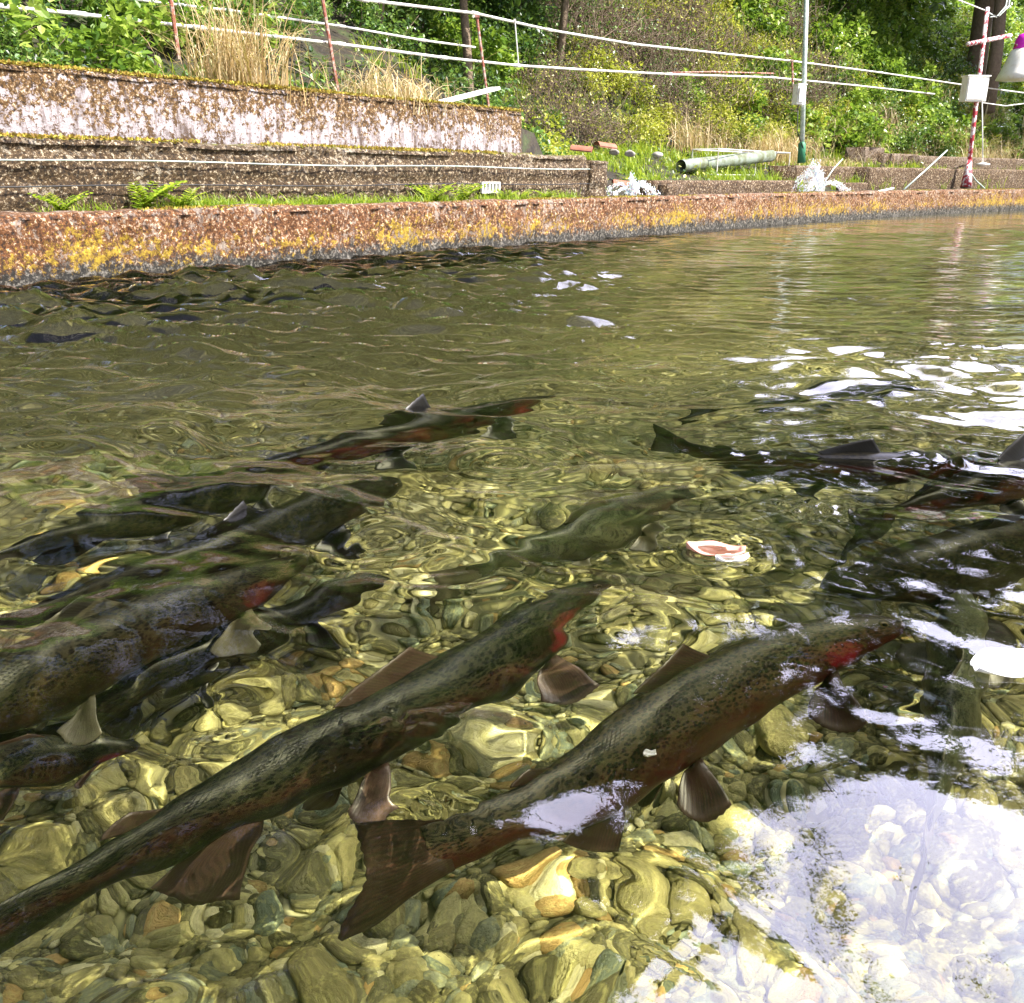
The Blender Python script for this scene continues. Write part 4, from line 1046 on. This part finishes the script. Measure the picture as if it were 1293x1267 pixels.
    def fr(u): i = int(u * n); return T[i], Rt[i], Up[i]
    if 'dorsal' in fins:
        t_, r_, u_ = fr(.48); fin('dorsal_fin', pt(.40, 0) - u_ * .004, pt(.56, 0) - u_ * .004, (u_ - t_ * .7).normalized(), (u_ * .5 - t_).normalized(), .11 * L_ * dorsal, .045 * L_ * dorsal, wave=.08)
    if 'adipose' in fins:
        t_, r_, u_ = fr(.8); fin('adipose_fin', pt(.79, 0) - u_ * .003, pt(.83, 0) - u_ * .003, (u_ * .5 - t_).normalized(), (u_ * .3 - t_).normalized(), .045 * L_, .03 * L_, nn=8)
    for sg in (1, -1):
        if 'pect' in fins:
            t_, r_, u_ = fr(.24); a = math.pi * .76 * sg
            fin('pectoral_fin', pt(.215, a), pt(.25, math.pi * .86 * sg), (r_ * sg * 1.0 - u_ * .55 - t_ * .55).normalized(), (r_ * sg * .35 - u_ * .7 - t_ * 1.0).normalized(), .155 * L_ * pect, .10 * L_ * pect, bulge=.25, wave=.06)
        if 'pelvic' in fins:
            t_, r_, u_ = fr(.56); fin('pelvic_fin', pt(.54, math.pi * .82 * sg), pt(.575, math.pi * .9 * sg), (r_ * sg * .8 - u_ * .7 - t_ * .5).normalized(), (r_ * sg * .2 - u_ * .7 - t_ * 1.0).normalized(), .115 * L_ * pect, .075 * L_ * pect, bulge=.25, wave=.05)
        e = pt(.062, math.pi * .33 * sg); er = .0095 * L_; t_, r_, u_ = fr(.06)
        V, U, Fs = [], [], []
        for i in range(9):
            th = math.pi * .5 * i / 8
            for k in range(16):
                ph = 2 * math.pi * k / 16; V.append(e + (r_ * sg * math.cos(th) * .6 + t_ * math.cos(ph) * math.sin(th) + u_ * math.sin(ph) * math.sin(th)) * er); U.append((i / 8, 0))
        for i in range(8):
            for k in range(16): Fs.append((i * 16 + k, i * 16 + (k + 1) % 16, (i + 1) * 16 + (k + 1) % 16, (i + 1) * 16 + k))
        mesh_obj('eye', V, Fs, M_EYE, root, uvs=U)
    if 'anal' in fins:
        t_, r_, u_ = fr(.74); fin('anal_fin', pt(.69, math.pi) + u_ * .004, pt(.79, math.pi) + u_ * .004, (-u_ - t_ * .55).normalized(), (-u_ * .5 - t_).normalized(), .105 * L_, .05 * L_)
    if 'tail' in fins:
        t_, r_, u_ = T[n], Rt[n], Up[n]
        u2 = (u_ * math.cos(tail_tilt) + r_ * math.sin(tail_tilt)).normalized()
        h = prof(1) * L_ * fat * 1.34
        c_ = P[n - 2] - org
        fin('tail_fin', c_ + u_ * h * .9, c_ - u_ * h * .9, (u2 * .50 - t_).normalized(), (-u2 * .50 - t_).normalized(), .19 * L_ * tail_size, .19 * L_ * tail_size, nn=40, notch=.22, bulge=0, wave=.05)
    return root

fA = fin_mat('dark_red_fin', (.028, .012, .008), (.05, .03, .022), (.010, .006, .005))
fB = fin_mat('dusky_pink_fin', (.07, .040, .030), (.09, .06, .05), (.045, .028, .02))
fC = fin_mat('pale_olive_fin', (.09, .08, .05), (.12, .11, .08), (.06, .055, .035))
fD = fin_mat('dark_fin', (.011, .010, .007), (.018, .016, .012), (.006, .005, .004))
mA = fish_mat('skin_spotted', (.005, .005, .004), (.007, .005, .003), (.024, .003, .0022), (.011, .0035, .0025), 1.0, 1.0, .42, 1.1)
mB_ = fish_mat('skin_teal_red', (.0025, .0045, .0045), (.006, .007, .004), (.026, .0045, .0035), (.015, .014, .009), .8, .9, .46, .62)
mC = fish_mat('skin_brown_red', (.007, .008, .0045), (.010, .009, .004), (.020, .006, .003), (.015, .011, .006), .7, .45, .46, .8)
mD = fish_mat('skin_dark', (.003, .004, .002), (.006, .006, .003), (.009, .005, .003), (.009, .008, .005), .6, .2)
mE = fish_mat('skin_pale', (.022, .027, .016), (.030, .032, .018), (.035, .022, .012), (.05, .047, .026), .5, .15)
mJ = fish_mat('skin_black_red', (.002, .002, .002), (.004, .0025, .002), (.045, .005, .004), (.015, .004, .003), .4, .95, .34, .7)

trout('trout', [(1136, 788), (1085, 800), (1020, 822), (930, 868), (830, 925), (740, 985), (660, 1030), (590, 1062), (535, 1085)], -.065,
      'spotted dark red trout in front with its back at the surface', mA, fA, fat=.71, lean=.46, dorsal=.75, pect=.8, zs=[-.06, -.068, -.08, -.088, -.09, -.09, -.085, -.078, -.07], tail_tilt=.35, tail_size=.72)
trout('trout', [(768, 738), (700, 776), (620, 838), (520, 900), (400, 960), (290, 1010), (190, 1062), (90, 1115), (0, 1165), (-60, 1200)], -.10,
      'long teal backed trout with vivid red gill left of the spotted one', mB_, fB, fat=.55, lean=.40, dorsal=.6, pect=.7)
trout('trout', [(382, 708), (320, 738), (220, 780), (110, 828), (0, 880), (-110, 930), (-230, 985), (-330, 1030)], -.12,
      'broad brown and red trout pointing up from the left edge', mC, fC, fat=.78, lean=.4, pect=.8)
trout('trout', [(490, 740), (430, 758), (350, 792), (260, 832), (170, 872), (90, 905), (30, 930)], -.27,
      'slim dark trout half hidden beneath the broad brown one', mD, fD, fat=.75, pect=.7)
trout('trout', [(504, 608), (450, 630), (360, 665), (260, 706), (150, 745), (40, 782), (-60, 810)], -.13,
      'dark olive trout above the broad brown one on the left', mD, fD, fat=.85, pect=.9)
trout('trout', [(405, 578), (340, 600), (250, 632), (150, 660), (40, 690), (-60, 715)], -.16,
      'shadowy trout second from the top at the left edge', mD, fD, fat=.75, pect=.6)
trout('trout', [(700, 500), (620, 520), (530, 545), (430, 570), (330, 590), (250, 610)], -.12,
      'dark trout with a dull red flank under the bright ripples', mJ, fD, fat=.7, pect=.7)
trout('trout', [(872, 625), (840, 632), (790, 650), (730, 672), (670, 696), (620, 716), (590, 730)], -.22,
      'pale grey green trout alone in the middle of the pond', mE, fC, fat=.95, pect=.8)
trout('trout', [(198, 932), (160, 938), (90, 950), (0, 970), (-100, 1000), (-180, 1030)], -.24,
      'green headed trout with a red cheek peeking out below the broad brown one', mB_, fB, fat=1.15, pect=.9)
trout('trout', [(1262, 578), (1200, 586), (1120, 592), (1030, 590), (950, 582), (890, 570), (850, 560)], -.07,
      'black trout with a deep red flank swimming right below the ripples', mJ, fD, fat=.95, dorsal=.5, pect=.9, tail_size=.65)
trout('trout', [(1420, 560), (1350, 580), (1290, 600), (1220, 622), (1160, 640), (1115, 660)], -.10,
      'dark trout whose tail shows right under the black and red one', mJ, fD, fat=1.1, pect=.8)
trout('trout', [(1040, 742), (1100, 735), (1180, 718), (1270, 695), (1360, 672), (1450, 650)], -.16,
      'very dark broad trout behind the head of the spotted one', mD, fD, fat=1.2, pect=1.2)
trout('trout', [(1212, 745), (1210, 790), (1203, 850), (1190, 920), (1178, 990), (1170, 1050)], -.20,
      'grey green trout seen end on, pointing away at the right', mE, fC, fat=1.0, pect=.9)
trout('trout', [(1190, 500), (1120, 492), (1040, 500), (960, 512), (900, 520)], -.12,
      'dark trout under the glittering ripples at the right', mD, fD, fat=.7, pect=.5)
trout('trout', [(12, 1048), (-60, 1072), (-140, 1100), (-220, 1130), (-300, 1160)], -.2,
      'teal snout just entering the view at the lower left edge', mB_, fB, fat=.9, pect=.5)
